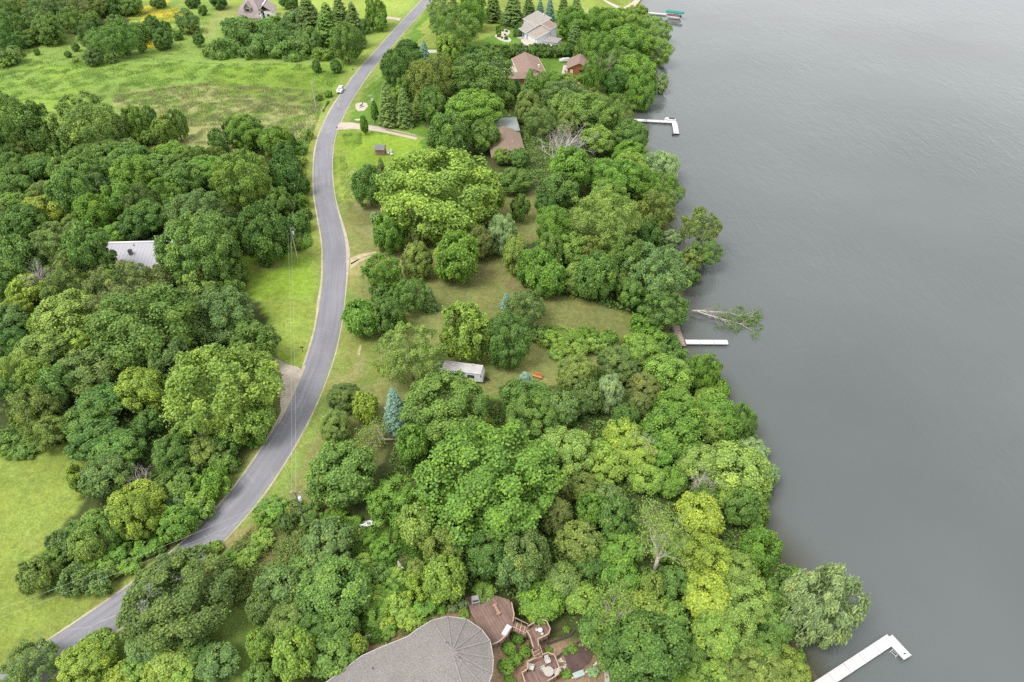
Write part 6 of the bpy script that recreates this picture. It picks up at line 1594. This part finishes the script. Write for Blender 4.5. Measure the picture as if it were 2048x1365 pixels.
dead_tree(1405, 545, 9, 'pale leafless branches between the lakeside trees and the leaning tree', 10, BARK_GREY, 4, .8, .36, leaf='sg', n_leaf=500)
a_ = P(795, 812, 5.0)
dead_tree(790, 880, 8.5, 'dry fallen tree with straw coloured leaves beside the blue spruce', 11, mat('dead_tan', (.46, .40, .34)), 4, .75, .34, dirv=(-.75, -.25, .35), leaf='ly', n_leaf=1500, name='fallen_tree', r0=.16, kids=(4, 5))
dead_tree(772, 842, 8, 'slender bare leaning tree in front of the blue spruce', 12, BARK_GREY, 3, .4, .3, dirv=(.12, -.1, 1), r0=.1)
t = thing('fallen_tree', 'fallen tree lying in the lake with pale bark and leafy branch ends', 'fallen tree', P(1384, 622, .9))
FP = mat('fallen_pale', (.42, .39, .35), .9, .15, 3); r13 = random.Random(13); o0 = P(1384, 622, .9); lv = []; br_ = MB()
for q, (px_, rr_) in enumerate(([[(1384, 622, .9), (1400, 622, 1.3), (1440, 625, 1.1), (1475, 629, .7), (1505, 634, .3)], .22], [[(1392, 622, 1.2), (1415, 630, 1.2), (1450, 640, .8), (1480, 648, .4), (1492, 656, .2)], .17])):
    pts = [P(*e) - o0 for e in px_]
    MB().tube(pts, [rr_, rr_ * .85, rr_ * .65, rr_ * .42, rr_ * .15], 8).build('trunk' if q == 0 else 'limb', FP, t, True)
    for k_ in range(26):
        f = .22 + .78 * (k_ / 25); i_ = min(3, int(f * 4)); b_ = pts[i_].lerp(pts[i_ + 1], f * 4 - i_)
        d_ = Vector((r13.uniform(.3, 1.0), r13.uniform(-1.1, .25 if f < .7 else .9), r13.uniform(-.12, .42)))
        branches(r13, b_, d_, r13.uniform(1.2, 3.0), .05, 2, br_, lv if f > .45 or r13.random() < .3 else None, Vector((0, 0, -.1)), .5, (2, 3))
br_.build('branches', FP, t, True)
rg = np.random.default_rng(13); nlf = 3800
T_ = np.array([tuple(r13.choice(lv)) for _ in range(nlf)]) + rg.normal(size=(nlf, 3)) * np.array((.3, .3, .18))
T_[:, 2] = np.maximum(T_[:, 2], -.75)
o = link_mesh('foliage', quads_mesh('foliage', leaf_quads(rg, T_, unit(rg.normal(size=(nlf, 3)) + (0, 0, .7)), rg.uniform(.2, .38, nlf), rg.uniform(.1, .2, nlf)), LEAF, np.clip(.45 + rg.normal(size=nlf) * .17, 0, 1)), t); o.color = tuple(PAL['gg']) + (1,)
# tree leaning out over the lake
bs_ = P(1376, 560, .4); ct = P(1402, 462, 7.2)
t = thing('leaning_tree', 'tree leaning out over the water near the fallen tree', 'tree', bs_)
cv_ = ct - bs_
MB().tube([(0, 0, -.4), tuple(cv_ * .35 + Vector((.6, -.3, 0))), tuple(cv_ * .7 + Vector((.5, -.2, 0))), tuple(cv_)], [.32, .25, .18, .08], 8).build('trunk', BARK, t, True)
for (x, y, z, w, h_, c) in ((1402, 452, 8.2, 76, 74, 'ol'), (1412, 505, 5.0, 62, 50, 'mg'), (1380, 520, 4.0, 50, 50, 'ol'), (1388, 555, 2.0, 24, 30, 'mg')):
    q = P(x, y, z); s_ = ppm(x, y, z); rr_ = w / 2 / s_; pr_ = min(PROTO['a'], key=lambda e: abs(math.log(e[0] / rr_)))
    o = link_mesh('crown', pr_[2], t, q - bs_); k_ = rr_ / pr_[0]; o.scale = (k_, k_, k_ * h_ / w); o.color = tuple(PAL[c]) + (1,); o.rotation_euler = (0, 0, x * .3)

# labels that two or three look-alikes share: tell them apart by height
sets = {}
for e in TREES: sets.setdefault(e[0]['label'], []).append(e)
for lab, es in sets.items():
    if 2 <= len(es) <= 3 and 'hedge' not in lab and 'clipped' not in lab:
        es.sort(key=lambda e: -(e[5] + e[4]))
        for e, w in zip(es, ('taller', 'shorter') if len(es) == 2 else ('tallest', 'middle-height', 'shortest')):
            l2 = lab
            for q in ('tall ', 'large ', 'small '):
                if l2.startswith(q): l2 = l2[len(q):]
            e[0]['label'] = w + ' ' + l2
